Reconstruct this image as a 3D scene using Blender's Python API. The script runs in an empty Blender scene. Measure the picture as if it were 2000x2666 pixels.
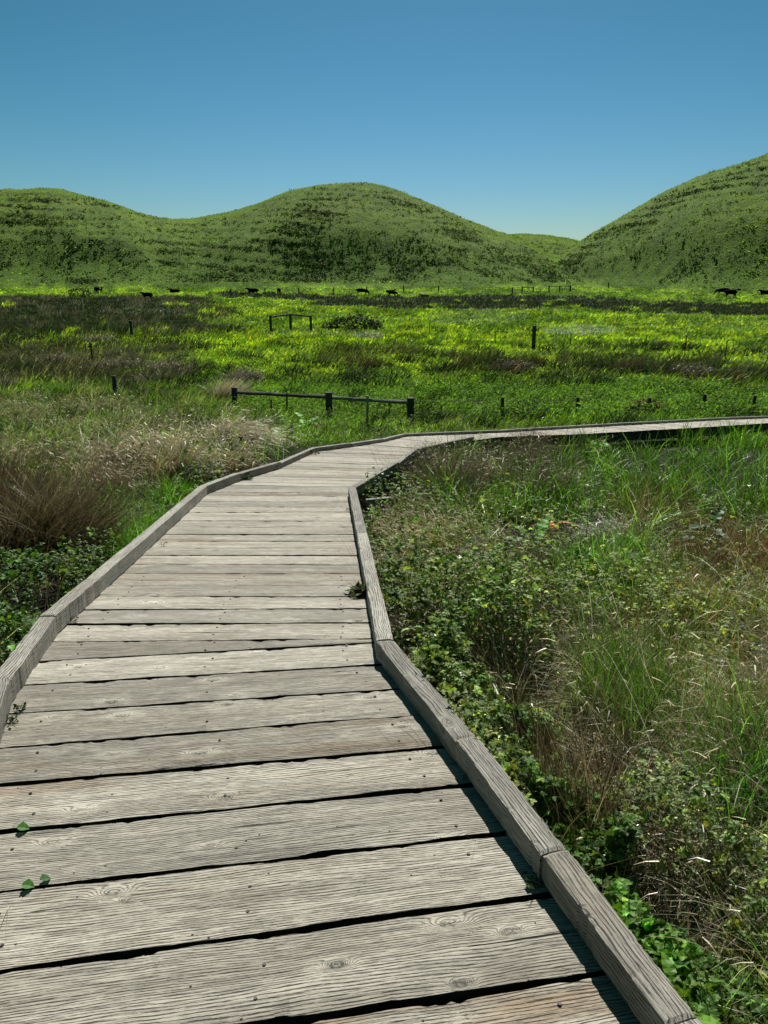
import bpy, bmesh, math, random
import numpy as np
from mathutils import Vector, Matrix

# ------------------------------------------------------------------ camera, sky, sun, exposure
SC = bpy.context.scene
COL = SC.collection
F = 2000.0; HY = 738.0; CH = 1.55                 # focal length in photo pixels, horizon row, eye height (m)
PIT = math.atan((1333 - HY) / F)
CP, SP = math.cos(PIT), math.sin(PIT)
cam_d = bpy.data.cameras.new('camera'); cam = bpy.data.objects.new('camera', cam_d); COL.objects.link(cam)
cam_d.sensor_fit = 'VERTICAL'; cam_d.sensor_height = 36; cam_d.lens = 36 * F / 2666
cam_d.clip_start = 0.05; cam_d.clip_end = 6000
cam.location = (0, 0, CH); cam.rotation_euler = (math.pi / 2 - PIT, 0, 0)
SC.camera = cam
SUN_EL, SUN_AZ = math.radians(47), math.radians(5)    # azimuth measured from +Y towards +X
w = bpy.data.worlds.new('World'); SC.world = w; w.use_nodes = True
nt = w.node_tree; bg = nt.nodes['Background']
sky = nt.nodes.new('ShaderNodeTexSky'); sky.sky_type = 'NISHITA'; sky.sun_disc = False
sky.sun_elevation = SUN_EL; sky.sun_rotation = SUN_AZ
sky.altitude = 0; sky.air_density = 1.0; sky.dust_density = 0.3; sky.ozone_density = 2.2
sep_ = nt.nodes.new('ShaderNodeSeparateColor'); com_ = nt.nodes.new('ShaderNodeCombineColor'); nt.links.new(sky.outputs[0], sep_.inputs[0])
def wm(op, x, v):
    n = nt.nodes.new('ShaderNodeMath'); n.operation = op; nt.links.new(x, n.inputs[0]); n.inputs[1].default_value = v; return n.outputs[0]
for i, (g_, a_) in enumerate(((1.9, .72), (1.35, .70), (1.9, .885))):      # clear deep blue air: a steeper fall-off than the model's
    nt.links.new(wm('MINIMUM', wm('MULTIPLY', wm('POWER', wm('MULTIPLY', sep_.outputs[i], .075), g_), a_ * 10), 11), com_.inputs[i])
nt.links.new(com_.outputs[0], bg.inputs[0]); bg.inputs[1].default_value = 0.1
sd = bpy.data.lights.new('sun', 'SUN'); sd.energy = 5.0; sd.angle = math.radians(0.5); sd.color = (1, 0.96, 0.88)
so = bpy.data.objects.new('sun', sd); COL.objects.link(so)
sdir = Vector((math.cos(SUN_EL) * math.sin(SUN_AZ), math.cos(SUN_EL) * math.cos(SUN_AZ), math.sin(SUN_EL)))
so.rotation_euler = sdir.to_track_quat('Z', 'Y').to_euler(); so.location = (0, 0, 30)
SC.view_settings.view_transform = 'Standard'; SC.view_settings.look = 'None'
SC.view_settings.exposure = 0.36; SC.view_settings.gamma = 1
SC.cycles.max_bounces = 6; SC.cycles.diffuse_bounces = 3; SC.cycles.glossy_bounces = 2
SC.cycles.transmission_bounces = 4; SC.cycles.transparent_max_bounces = 8
SC.cycles.sample_clamp_indirect = 4

R = np.random.default_rng(7)
random.seed(7)
def U(a, b, n=None): return R.uniform(a, b, n)

# ------------------------------------------------------------------ noise
def _h(ix, iy, s):
    v = (ix.astype(np.int64) * 374761393 + iy.astype(np.int64) * 668265263 + s * 2147483647) & 0xffffffff
    v = ((v ^ (v >> 13)) * 1274126177) & 0xffffffff
    return ((v ^ (v >> 16)) & 0xffff) / 65535.0
def vn(x, y, s=0):
    x = np.asarray(x, float); y = np.asarray(y, float)
    ix = np.floor(x); iy = np.floor(y); fx = x - ix; fy = y - iy
    fx = fx * fx * (3 - 2 * fx); fy = fy * fy * (3 - 2 * fy)
    a = _h(ix, iy, s); b = _h(ix + 1, iy, s); c = _h(ix, iy + 1, s); d = _h(ix + 1, iy + 1, s)
    return (a + (b - a) * fx) * (1 - fy) + (c + (d - c) * fx) * fy
def fbm(x, y, o=4, s=0):
    t = 0; a = .5; n = 0
    for k in range(o):
        t = t + a * vn(x * 2 ** k, y * 2 ** k, s + k * 17); n += a; a *= .5
    return t / n
def ss(a, b, x):
    t = np.clip((np.asarray(x, float) - a) / (b - a), 0, 1); return t * t * (3 - 2 * t)

# ------------------------------------------------------------------ surfaces of the place
GY = [-40, 2.7, 4.3, 7.8, 20, 26, 35, 60, 100, 140, 180, 205, 235, 265, 300, 3000]
GZ = [-.42, -.42, -.55, -.95, -2.05, -2.5, -2.85, -3.1, -2.9, -2.55, -2.1, -1.45, -.55, .35, .9, 4]
def g0(Y): return np.interp(Y, GY, GZ)
DY = [-10, 2.7, 3.5, 4.3, 6.7, 7.8, 12, 16, 22, 40]
DZ = [0, 0, -.06, -.155, -.425, -.54, -.97, -1.33, -1.80, -2.6]
def deckz(Y): return np.interp(Y, DY, DZ)
def ground(x, y):
    r = np.hypot(x, y)
    return g0(y) + (fbm(x * .35, y * .35, 3, 5) - .5) * .16 * ss(1, 6, r) + (fbm(x * .04, y * .04, 3, 9) - .5) * .7 * ss(28, 60, r) * ss(200, 130, r)
YT = np.concatenate([np.arange(.7, 12, .05), np.geomspace(12, 330, 400)])
def rowof(Y, z):
    d = Y * CP + (CH - z) * SP; v = (CH - z) * CP - Y * SP
    return 1333 + F * v / d, d
def at_ground(px, py, h=0.0):
    """plan position of the point seen at a photo pixel when it lies h above the ground"""
    px = np.asarray(px, float); py = np.asarray(py, float)
    rows, _ = rowof(YT, g0(YT) + h)
    Y = np.interp(py, rows[::-1], YT[::-1])
    z = g0(Y) + h; _, d = rowof(Y, z)
    return (px - 1000) / F * d, Y
def at_deck(px, py, dz=0.0):
    lo, hi = .4, 40.
    for _ in range(50):
        m = (lo + hi) / 2
        if rowof(m, deckz(m) + dz)[0] > py: lo = m
        else: hi = m
    z = deckz(lo) + dz; d = rowof(lo, z)[1]
    return Vector(((px - 1000) / F * d, lo, z))
def pix(x, y, z):
    row, d = rowof(np.asarray(y, float), np.asarray(z, float))
    return 1000 + F * np.asarray(x, float) / d, row, d

# ------------------------------------------------------------------ tagging and mesh helpers
def tag(o, label=None, cat=None, group=None, kind=None):
    if label: o['label'] = label
    if cat: o['category'] = cat
    if group: o['group'] = group
    if kind: o['kind'] = kind
    return o
def empty(name, loc, rz=0.0):
    o = bpy.data.objects.new(name, None); COL.objects.link(o); o.location = loc; o.rotation_euler.z = rz
    o.empty_display_size = .1
    return o
def link(name, me, mat, parent=None, loc=None):
    o = bpy.data.objects.new(name, me); COL.objects.link(o)
    if mat and not me.materials: me.materials.append(mat)
    if parent: o.parent = parent
    if loc is not None: o.location = loc
    return o
class Acc:
    """collects vectorised geometry with a colour per vertex and links it as one mesh object"""
    def __init__(s): s.v = []; s.q = []; s.t = []; s.c = []; s.n = 0
    def add(s, v, q=None, t=None, c=None):
        v = v.reshape(-1, 3)
        s.v.append(v); s.c.append(c.reshape(-1, 3))
        if q is not None and len(q): s.q.append(q.reshape(-1, 4) + s.n)
        if t is not None and len(t): s.t.append(t.reshape(-1, 3) + s.n)
        s.n += len(v)
    def build(s, name, mat, parent=None, loc=(0, 0, 0), smooth=False):
        v = np.concatenate(s.v) - np.array(loc); c = np.concatenate(s.c)
        q = np.concatenate(s.q) if s.q else np.zeros((0, 4), int); t = np.concatenate(s.t) if s.t else np.zeros((0, 3), int)
        me = bpy.data.meshes.new(name)
        me.vertices.add(len(v)); me.vertices.foreach_set('co', v.astype(np.float32).ravel())
        nl = q.size + t.size; me.loops.add(nl); me.loops.foreach_set('vertex_index', np.concatenate([q.ravel(), t.ravel()]).astype(np.int32))
        me.polygons.add(len(q) + len(t))
        st = np.concatenate([np.arange(len(q)) * 4, q.size + np.arange(len(t)) * 3]).astype(np.int32)
        me.polygons.foreach_set('loop_start', st)
        me.update(calc_edges=True)
        ca = me.color_attributes.new('col', 'FLOAT_COLOR', 'POINT')
        ca.data.foreach_set('color', np.c_[c, np.ones(len(c))].astype(np.float32).ravel())
        me.polygons.foreach_set('use_smooth', np.full(len(me.polygons), smooth))
        return link(name, me, mat, parent, loc)
def jit(c, n, a=.25, hue=.12):
    """n colours scattered round c"""
    c = np.asarray(c, float)
    if c.ndim == 1: c = np.tile(c, (n, 1))
    return np.clip(c * np.exp(R.normal(0, a, (n, 1))) * np.exp(R.normal(0, hue, (n, 3))), 0.002, .8)
def blades(A, P, L, W, az, th0, th1, col, K=3, tip=None):
    """curved tapering blades: P base points, th0 lean at the base, th1 extra bend to the tip"""
    n = len(P); P = np.asarray(P, float)
    L = np.broadcast_to(L, n); W = np.broadcast_to(W, n); az = np.broadcast_to(az, n); th0 = np.broadcast_to(th0, n); th1 = np.broadcast_to(th1, n)
    t = np.linspace(0, 1, K + 1)
    d = np.stack([np.sin(az), np.cos(az), np.zeros(n)], 1)
    fa = U(0, math.pi * 2, n); side = np.stack([np.cos(fa), np.sin(fa), np.zeros(n)], 1)
    p = P.copy(); rows = []
    for k in range(K + 1):
        wk = W * (1 - t[k] ** 1.6 * .92) * .5
        rows += [p - side * wk[:, None], p + side * wk[:, None]]
        if k < K:
            th = th0 + th1 * (t[k] + .5 / K)
            p = p + d * (np.sin(th) * L / K)[:, None]; p[:, 2] += np.cos(th) * L / K
    v = np.stack(rows, 1)
    b = np.arange(n)[:, None] * (2 * (K + 1))
    q = np.stack([np.stack([b[:, 0] + 2 * k, b[:, 0] + 2 * k + 1, b[:, 0] + 2 * k + 3, b[:, 0] + 2 * k + 2], 1) for k in range(K)], 1)
    c = np.repeat(col[:, None, :], 2 * (K + 1), 1)
    if tip is not None:
        m = np.repeat(t, 2)[None, :, None] ** 1.5; c = c * (1 - m) + (np.asarray(tip)[None, None, :] * np.exp(R.normal(-.15, .55, (n, 1, 1)))).clip(0, .8) * m
    A.add(v, q=q, c=c)
    return p
def rotm(yaw, tilt, taz):
    """yaw about z, then tilt by `tilt` towards azimuth taz"""
    cy, sy = np.cos(yaw), np.sin(yaw); z = np.zeros_like(cy); o = np.ones_like(cy)
    Ry = np.stack([np.stack([cy, -sy, z], 1), np.stack([sy, cy, z], 1), np.stack([z, z, o], 1)], 1)
    k = np.stack([np.cos(taz), np.sin(taz), z], 1)
    c, s = np.cos(tilt), np.sin(tilt)
    K = np.stack([np.stack([z, -k[:, 2], k[:, 1]], 1), np.stack([k[:, 2], z, -k[:, 0]], 1), np.stack([-k[:, 1], k[:, 0], z], 1)], 1)
    Rt = np.eye(3)[None] + s[:, None, None] * K + (1 - c)[:, None, None] * (K @ K)
    return Rt @ Ry
def inst(A, T, P, yaw, tilt, taz, S, col):
    tv, tt = T; n = len(P); M = rotm(yaw, tilt, taz)
    v = np.einsum('nij,mj->nmi', M, tv) * np.broadcast_to(S, n)[:, None, None] + np.asarray(P)[:, None, :]
    t = tt[None] + (np.arange(n) * len(tv))[:, None, None]
    A.add(v, t=t, c=np.repeat(col[:, None, :], len(tv), 1))

# leaf templates: along +x, unit length
def leaf_T(wid=.75, teeth=5, fold=.22, droop=.25, serr=.12, pts=6):
    v = []; t = []
    xs = np.linspace(0, 1, pts)
    for i, x in enumerate(xs): v.append((x, 0, -droop * x * x))
    def edge(s):
        o = []
        for i in range(1, pts):
            x = xs[i] - .5 / (pts - 1)
            w_ = wid * .5 * math.sin(math.pi * min(1, x ** .8)) * (1 + (serr if i % 2 else -serr))
            o.append(len(v)); v.append((x + .03, s * w_, fold * w_ - droop * x * x + (.03 if i % 2 else -.02)))
        return o
    for s in (1, -1):
        e = edge(s)
        for i in range(pts - 1):
            t.append((i, i + 1, e[i]) if s > 0 else (i + 1, i, e[i]))
            if i < pts - 2: t.append((e[i], i + 1, e[i + 1]) if s > 0 else (i + 1, e[i], e[i + 1]))
    return np.array(v, float), np.array(t)
def merge_T(parts):
    v = []; t = []; n = 0
    for (tv, tt), yaw, sc, off in parts:
        c, s = math.cos(yaw), math.sin(yaw); M = np.array([[c, -s, 0], [s, c, 0], [0, 0, 1]])
        v.append(tv @ M.T * sc + np.array(off)); t.append(tt + n); n += len(tv)
    return np.concatenate(v), np.concatenate(t)
LEAF = leaf_T()
TRI = merge_T([(LEAF, 0, 1, (.1, 0, 0)), (LEAF, 1.35, .8, (.03, .04, 0)), (LEAF, -1.35, .8, (.03, -.04, 0))])
ROUND = leaf_T(wid=1.0, fold=.3, droop=.35, serr=.07, pts=7)
SMALL = (np.array([(0, 0, 0), (.5, .28, .06), (.5, -.28, .06), (1, 0, -.1), (.5, 0, 0)], float), np.array([(0, 4, 1), (4, 3, 1), (0, 2, 4), (4, 2, 3)]))

# ------------------------------------------------------------------ materials
def new_mat(name):
    m = bpy.data.materials.new(name); m.use_nodes = True; t = m.node_tree; t.nodes.clear(); return m, t
def N(t, kind, **kw):
    n = t.nodes.new(kind)
    for k, v in kw.items():
        if isinstance(k, str) and k.startswith('i_'): n.inputs[int(k[2:])].default_value = v
        else: setattr(n, k, v)
    return n
def math_n(t, op, a, b=None, c=None, clamp=False):
    n = t.nodes.new('ShaderNodeMath'); n.operation = op; n.use_clamp = clamp
    for i, x in enumerate((a, b, c)):
        if x is None: continue
        if isinstance(x, (int, float)): n.inputs[i].default_value = x
        else: t.links.new(x, n.inputs[i])
    return n.outputs[0]
def mixc(t, f, a, b, mode='MIX'):
    n = t.nodes.new('ShaderNodeMix'); n.data_type = 'RGBA'; n.blend_type = mode
    for i, x in ((0, f), (6, a), (7, b)):
        if isinstance(x, (int, float)): n.inputs[i].default_value = x
        elif isinstance(x, tuple): n.inputs[i].default_value = (*x, 1) if len(x) == 3 else x
        else: t.links.new(x, n.inputs[i])
    return n.outputs[2]
def ramp(t, x, a, b, lo=0., hi=1.):
    n = t.nodes.new('ShaderNodeMapRange'); n.interpolation_type = 'SMOOTHSTEP'
    t.links.new(x, n.inputs[0]); n.inputs[1].default_value = a; n.inputs[2].default_value = b
    n.inputs[3].default_value = lo; n.inputs[4].default_value = hi
    return n.outputs[0]
def noise(t, vec, scale, detail=3, rough=.55, dist=0):
    n = N(t, 'ShaderNodeTexNoise'); n.inputs['Scale'].default_value = scale; n.inputs['Detail'].default_value = detail
    n.inputs['Roughness'].default_value = rough; n.inputs['Distortion'].default_value = dist
    if vec is not None: t.links.new(vec, n.inputs['Vector'])
    return n.outputs[0]
def vscale(t, vec, sx, sy, sz):
    n = N(t, 'ShaderNodeVectorMath', operation='MULTIPLY'); t.links.new(vec, n.inputs[0]); n.inputs[1].default_value = (sx, sy, sz); return n.outputs[0]

def foliage_mat(name, trans=.45, gloss=.06, rough=.4, gain=1.0, tgain=(1.35, 1.25, .55)):
    m, t = new_mat(name)
    a = N(t, 'ShaderNodeAttribute', attribute_name='col')
    c = mixc(t, 1.0, a.outputs[0], (gain, gain, gain), 'MULTIPLY')
    d = N(t, 'ShaderNodeBsdfDiffuse'); tr = N(t, 'ShaderNodeBsdfTranslucent'); g = N(t, 'ShaderNodeBsdfGlossy')
    t.links.new(c, d.inputs[0]); t.links.new(mixc(t, 1.0, c, tgain, 'MULTIPLY'), tr.inputs[0])
    g.inputs[0].default_value = (1, 1, .95, 1); g.inputs[1].default_value = rough
    m1 = N(t, 'ShaderNodeMixShader'); m1.inputs[0].default_value = trans
    t.links.new(d.outputs[0], m1.inputs[1]); t.links.new(tr.outputs[0], m1.inputs[2])
    fr = N(t, 'ShaderNodeLayerWeight'); fr.inputs[0].default_value = .35
    m2 = N(t, 'ShaderNodeMixShader'); t.links.new(math_n(t, 'MULTIPLY', fr.outputs[0], gloss * 4, clamp=True), m2.inputs[0])
    t.links.new(m1.outputs[0], m2.inputs[1]); t.links.new(g.outputs[0], m2.inputs[2])
    o = N(t, 'ShaderNodeOutputMaterial'); t.links.new(m2.outputs[0], o.inputs[0])
    return m
M_GRASS = foliage_mat('grass_blades', .5, .010, .55, gain=1.45)
M_FAR = foliage_mat('far_rushes', .25, .004, .6, gain=1.15, tgain=(1.1, 1.0, .8))
M_NEAR = foliage_mat('near_grass_blades', .42, .018, .5, gain=1.4, tgain=(1.3, 1.3, .6))
M_DRY = foliage_mat('dry_stems', .25, .014, .5, gain=1.3, tgain=(1.1, 1.0, .8))
M_LEAF = foliage_mat('bramble_leaves', .38, .05, .45, gain=1.75)
M_SCRUB = foliage_mat('scrub_leaves', .25, .02, .55, gain=1.2)

def wood_mat(name, light=(.58, .545, .455), dark=(.055, .050, .040), brown=(.35, .25, .155), ring=250., fine=1.0, rough_amt=.5):
    m, t = new_mat(name)
    tc = N(t, 'ShaderNodeTexCoord'); oi = N(t, 'ShaderNodeObjectInfo')
    off = N(t, 'ShaderNodeVectorMath', operation='MULTIPLY_ADD')
    cmb = N(t, 'ShaderNodeCombineXYZ')
    for i, k in enumerate((37.7, 13.1, 7.3)): t.links.new(math_n(t, 'MULTIPLY', oi.outputs['Random'], k), cmb.inputs[i])
    t.links.new(tc.outputs['Object'], off.inputs[0]); off.inputs[1].default_value = (1, 1, 1); t.links.new(cmb.outputs[0], off.inputs[2])
    P = off.outputs[0]
    # knots: sparse stretched cells whose distance bends the growth lines round them
    vo = N(t, 'ShaderNodeTexVoronoi', feature='F1'); vo.inputs['Scale'].default_value = 1.0; vo.inputs['Randomness'].default_value = 1.0
    sep = N(t, 'ShaderNodeSeparateXYZ'); t.links.new(P, sep.inputs[0])
    vo.voronoi_dimensions = '2D'; v2c = N(t, 'ShaderNodeCombineXYZ'); t.links.new(math_n(t, 'MULTIPLY', sep.outputs[0], 2.6), v2c.inputs[0])
    t.links.new(math_n(t, 'MULTIPLY', math_n(t, 'ADD', sep.outputs[1], math_n(t, 'MULTIPLY', sep.outputs[2], 1.15)), 6.5), v2c.inputs[1])
    t.links.new(v2c.outputs[0], vo.inputs['Vector'])
    dk = vo.outputs['Distance']
    keep = math_n(t, 'GREATER_THAN', _vcol(t, vo), .52)
    kv = N(t, 'ShaderNodeSeparateColor'); t.links.new(vo.outputs['Color'], kv.inputs[0])
    kr = N(t, 'ShaderNodeMapRange'); t.links.new(kv.outputs[1], kr.inputs[0]); kr.inputs[3].default_value = -26; kr.inputs[4].default_value = -230
    bell = math_n(t, 'MULTIPLY', math_n(t, 'MULTIPLY', math_n(t, 'POWER', 2.718, math_n(t, 'MULTIPLY', math_n(t, 'MULTIPLY', dk, dk), kr.outputs[0])), keep), math_n(t, 'MULTIPLY_ADD', kv.outputs[2], 1.0, .25))
    low = noise(t, vscale(t, P, 1.2, 5, 5), 1.0, 2, .5)
    yz = math_n(t, 'ADD', sep.outputs[1], math_n(t, 'MULTIPLY', sep.outputs[2], 1.15))
    u = math_n(t, 'ADD', math_n(t, 'MULTIPLY', yz, ring), math_n(t, 'ADD', math_n(t, 'MULTIPLY', low, 20.0), math_n(t, 'MULTIPLY', bell, 13.0)))
    wig = noise(t, vscale(t, P, 9, 60, 60), 1.0, 3, .6)
    u2 = math_n(t, 'ADD', u, math_n(t, 'MULTIPLY', wig, 2.4))
    rings = math_n(t, 'MULTIPLY_ADD', math_n(t, 'SINE', math_n(t, 'MULTIPLY', u2, 3.1)), .5, .5)
    rings = math_n(t, 'POWER', rings, 1.6)
    f1 = noise(t, vscale(t, P, 5, 210, 210), fine, 4, .7)
    f2 = noise(t, vscale(t, P, 22, 560, 560), fine, 3, .7)
    br = noise(t, vscale(t, P, 16, 90, 90), 1.0, 4, .7)             # where the lines break up
    lines = math_n(t, 'MULTIPLY', ramp(t, rings, .35, .95), ramp(t, br, .32, .56))
    fineL = ramp(t, f1, .48, .68)
    fineM = ramp(t, f2, .52, .72)
    amount = math_n(t, 'ADD', math_n(t, 'MULTIPLY', lines, .82), math_n(t, 'ADD', math_n(t, 'MULTIPLY', fineL, .42), math_n(t, 'MULTIPLY', fineM, .26)), clamp=True)
    crack = ramp(t, noise(t, vscale(t, P, 1.5, 75, 75), 1.0, 2, .5, .3), .70, .735)
    dkn = math_n(t, 'ADD', dk, math_n(t, 'MULTIPLY', math_n(t, 'SUBTRACT', noise(t, P, 60, 3, .6), .5), .09))
    knot = math_n(t, 'MULTIPLY', math_n(t, 'MULTIPLY', ramp(t, dkn, .085, .05), keep), math_n(t, 'MULTIPLY_ADD', kv.outputs[2], .8, .2))
    knot2 = math_n(t, 'MULTIPLY', knot, ramp(t, noise(t, P, 95, 3, .7), .42, .62))
    tone = noise(t, vscale(t, P, 1.6, 9, 9), 1.0, 3, .6)
    base = mixc(t, ramp(t, tone, .30, .72), light, tuple(c * .70 for c in light))
    brm = math_n(t, 'MULTIPLY', ramp(t, noise(t, vscale(t, P, 1.0, 7, 7), 1.0, 3, .6), .45, .68), ramp(t, oi.outputs['Random'], .2, .8, .15, 1.))
    base = mixc(t, math_n(t, 'MULTIPLY', brm, .85), base, brown)
    hs = N(t, 'ShaderNodeMapRange'); t.links.new(math_n(t, 'FRACT', math_n(t, 'MULTIPLY', oi.outputs['Random'], 91.7)), hs.inputs[0]); hs.inputs[3].default_value = .66; hs.inputs[4].default_value = 1.08
    gy = N(t, 'ShaderNodeCombineColor'); [t.links.new(hs.outputs[0], gy.inputs[i]) for i in range(3)]
    base = mixc(t, 1.0, base, gy.outputs[0], 'MULTIPLY')
    c = mixc(t, amount, base, dark)
    halo = math_n(t, 'MULTIPLY', math_n(t, 'SUBTRACT', ramp(t, dk, .26, .10), knot, clamp=True), keep)
    c = mixc(t, math_n(t, 'MULTIPLY', halo, .30), c, tuple(min(1, x * 1.15) for x in light))
    c = mixc(t, math_n(t, 'MULTIPLY', knot2, .9), c, (.05, .06, .05))
    c = mixc(t, crack, c, (.012, .011, .010))
    stn = ramp(t, noise(t, vscale(t, P, 2.2, 6, 6), 1.0, 5, .7), .56, .72)
    c = mixc(t, math_n(t, 'MULTIPLY', stn, .42), c, (.13, .115, .09))
    # small dark specks and moss-dark weathering spots
    sp = N(t, 'ShaderNodeTexVoronoi'); sp.inputs['Scale'].default_value = 26; t.links.new(P, sp.inputs['Vector'])
    c = mixc(t, math_n(t, 'MULTIPLY', math_n(t, 'LESS_THAN', sp.outputs['Distance'], .085), math_n(t, 'GREATER_THAN', _vcol(t, sp), .80)), c, (.03, .027, .022))
    hgt = math_n(t, 'SUBTRACT', 1.0, math_n(t, 'ADD', math_n(t, 'MULTIPLY', amount, .8), math_n(t, 'MULTIPLY', crack, 1.2)))
    bp = N(t, 'ShaderNodeBump'); bp.inputs['Strength'].default_value = 1.0; bp.inputs['Distance'].default_value = .003
    t.links.new(hgt, bp.inputs['Height'])
    b = N(t, 'ShaderNodeBsdfPrincipled'); t.links.new(c, b.inputs['Base Color']); b.inputs['Roughness'].default_value = .78
    b.inputs['Specular IOR Level'].default_value = .3
    t.links.new(bp.outputs[0], b.inputs['Normal'])
    o = N(t, 'ShaderNodeOutputMaterial'); t.links.new(b.outputs[0], o.inputs[0])
    return m
def _vcol(t, vo):
    s = N(t, 'ShaderNodeSeparateColor'); t.links.new(vo.outputs['Color'], s.inputs[0]); return s.outputs[0]
M_PLANK = wood_mat('weathered_planks')
M_CURB = wood_mat('weathered_curb', brown=(.32, .285, .225), light=(.45, .43, .37), dark=(.04, .038, .034), ring=190., rough_amt=.4)
M_EDGE = wood_mat('gap_shade_edges', light=(.045, .042, .034), dark=(.008, .008, .007), brown=(.03, .022, .015))  # plank sides and undersides coloured near black, the shade of the gaps painted in
M_POST = wood_mat('old_post_wood', light=(.10, .09, .075), dark=(.02, .02, .017), brown=(.06, .045, .03), ring=60)
M_LICHEN = wood_mat('lichen_rail_wood', light=(.34, .36, .31), dark=(.06, .06, .05), brown=(.2, .2, .15), ring=60)
def plain(name, col, rough=.6, metal=0, spec=.4, nz=0.0, ns=8):
    m, t = new_mat(name)
    b = N(t, 'ShaderNodeBsdfPrincipled'); b.inputs['Roughness'].default_value = rough; b.inputs['Metallic'].default_value = metal
    b.inputs['Specular IOR Level'].default_value = spec
    tc = N(t, 'ShaderNodeTexCoord')
    c = mixc(t, ramp(t, noise(t, tc.outputs['Object'], ns, 4, .6), .3, .7), tuple(x * (1 - nz) for x in col), tuple(min(1, x * (1 + nz)) for x in col))
    t.links.new(c, b.inputs['Base Color'])
    o = N(t, 'ShaderNodeOutputMaterial'); t.links.new(b.outputs[0], o.inputs[0]); return m
M_NAIL = plain('nail_steel', (.05, .045, .04), .6, .2, nz=.3, ns=200)
M_WIRE = plain('fence_wire', (.06, .06, .055), .8, .0, nz=.1)
M_COW = plain('black_cowhide', (.006, .006, .007), .9, nz=.4, ns=3, spec=.05)
M_TAN = plain('tan_cowhide', (.30, .13, .045), .7, nz=.2, ns=3)
M_WHITE = plain('white_hide', (.55, .52, .47), .7, nz=.1)
M_PIPE = plain('grey_pipe', (.10, .13, .12), .4, nz=.2)

def ground_mat(name):
    m, t = new_mat(name)
    a = N(t, 'ShaderNodeAttribute', attribute_name='col'); tc = N(t, 'ShaderNodeTexCoord')
    P = tc.outputs['Object']
    n1 = noise(t, P, 1.7, 6, .65); n2 = noise(t, P, .22, 6, .7); n3 = noise(t, P, 14, 4, .7)
    k = math_n(t, 'MULTIPLY', math_n(t, 'MULTIPLY', ramp(t, n1, .3, .7, .55, 1.35), ramp(t, n2, .3, .7, .7, 1.25)), ramp(t, n3, .3, .7, .6, 1.35))
    cc = N(t, 'ShaderNodeCombineColor'); [t.links.new(k, cc.inputs[i]) for i in range(3)]
    c = mixc(t, 1.0, a.outputs[0], cc.outputs[0], 'MULTIPLY')
    bp = N(t, 'ShaderNodeBump'); bp.inputs['Strength'].default_value = 1; bp.inputs['Distance'].default_value = .5
    t.links.new(noise(t, P, 1.1, 7, .7), bp.inputs['Height'])
    b = N(t, 'ShaderNodeBsdfPrincipled'); t.links.new(c, b.inputs['Base Color']); b.inputs['Roughness'].default_value = .95; b.inputs['Specular IOR Level'].default_value = .1
    t.links.new(bp.outputs[0], b.inputs['Normal'])
    o = N(t, 'ShaderNodeOutputMaterial'); t.links.new(b.outputs[0], o.inputs[0]); return m
M_GROUND = ground_mat('soil_and_turf'); M_HILL = ground_mat('hill_turf')

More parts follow.
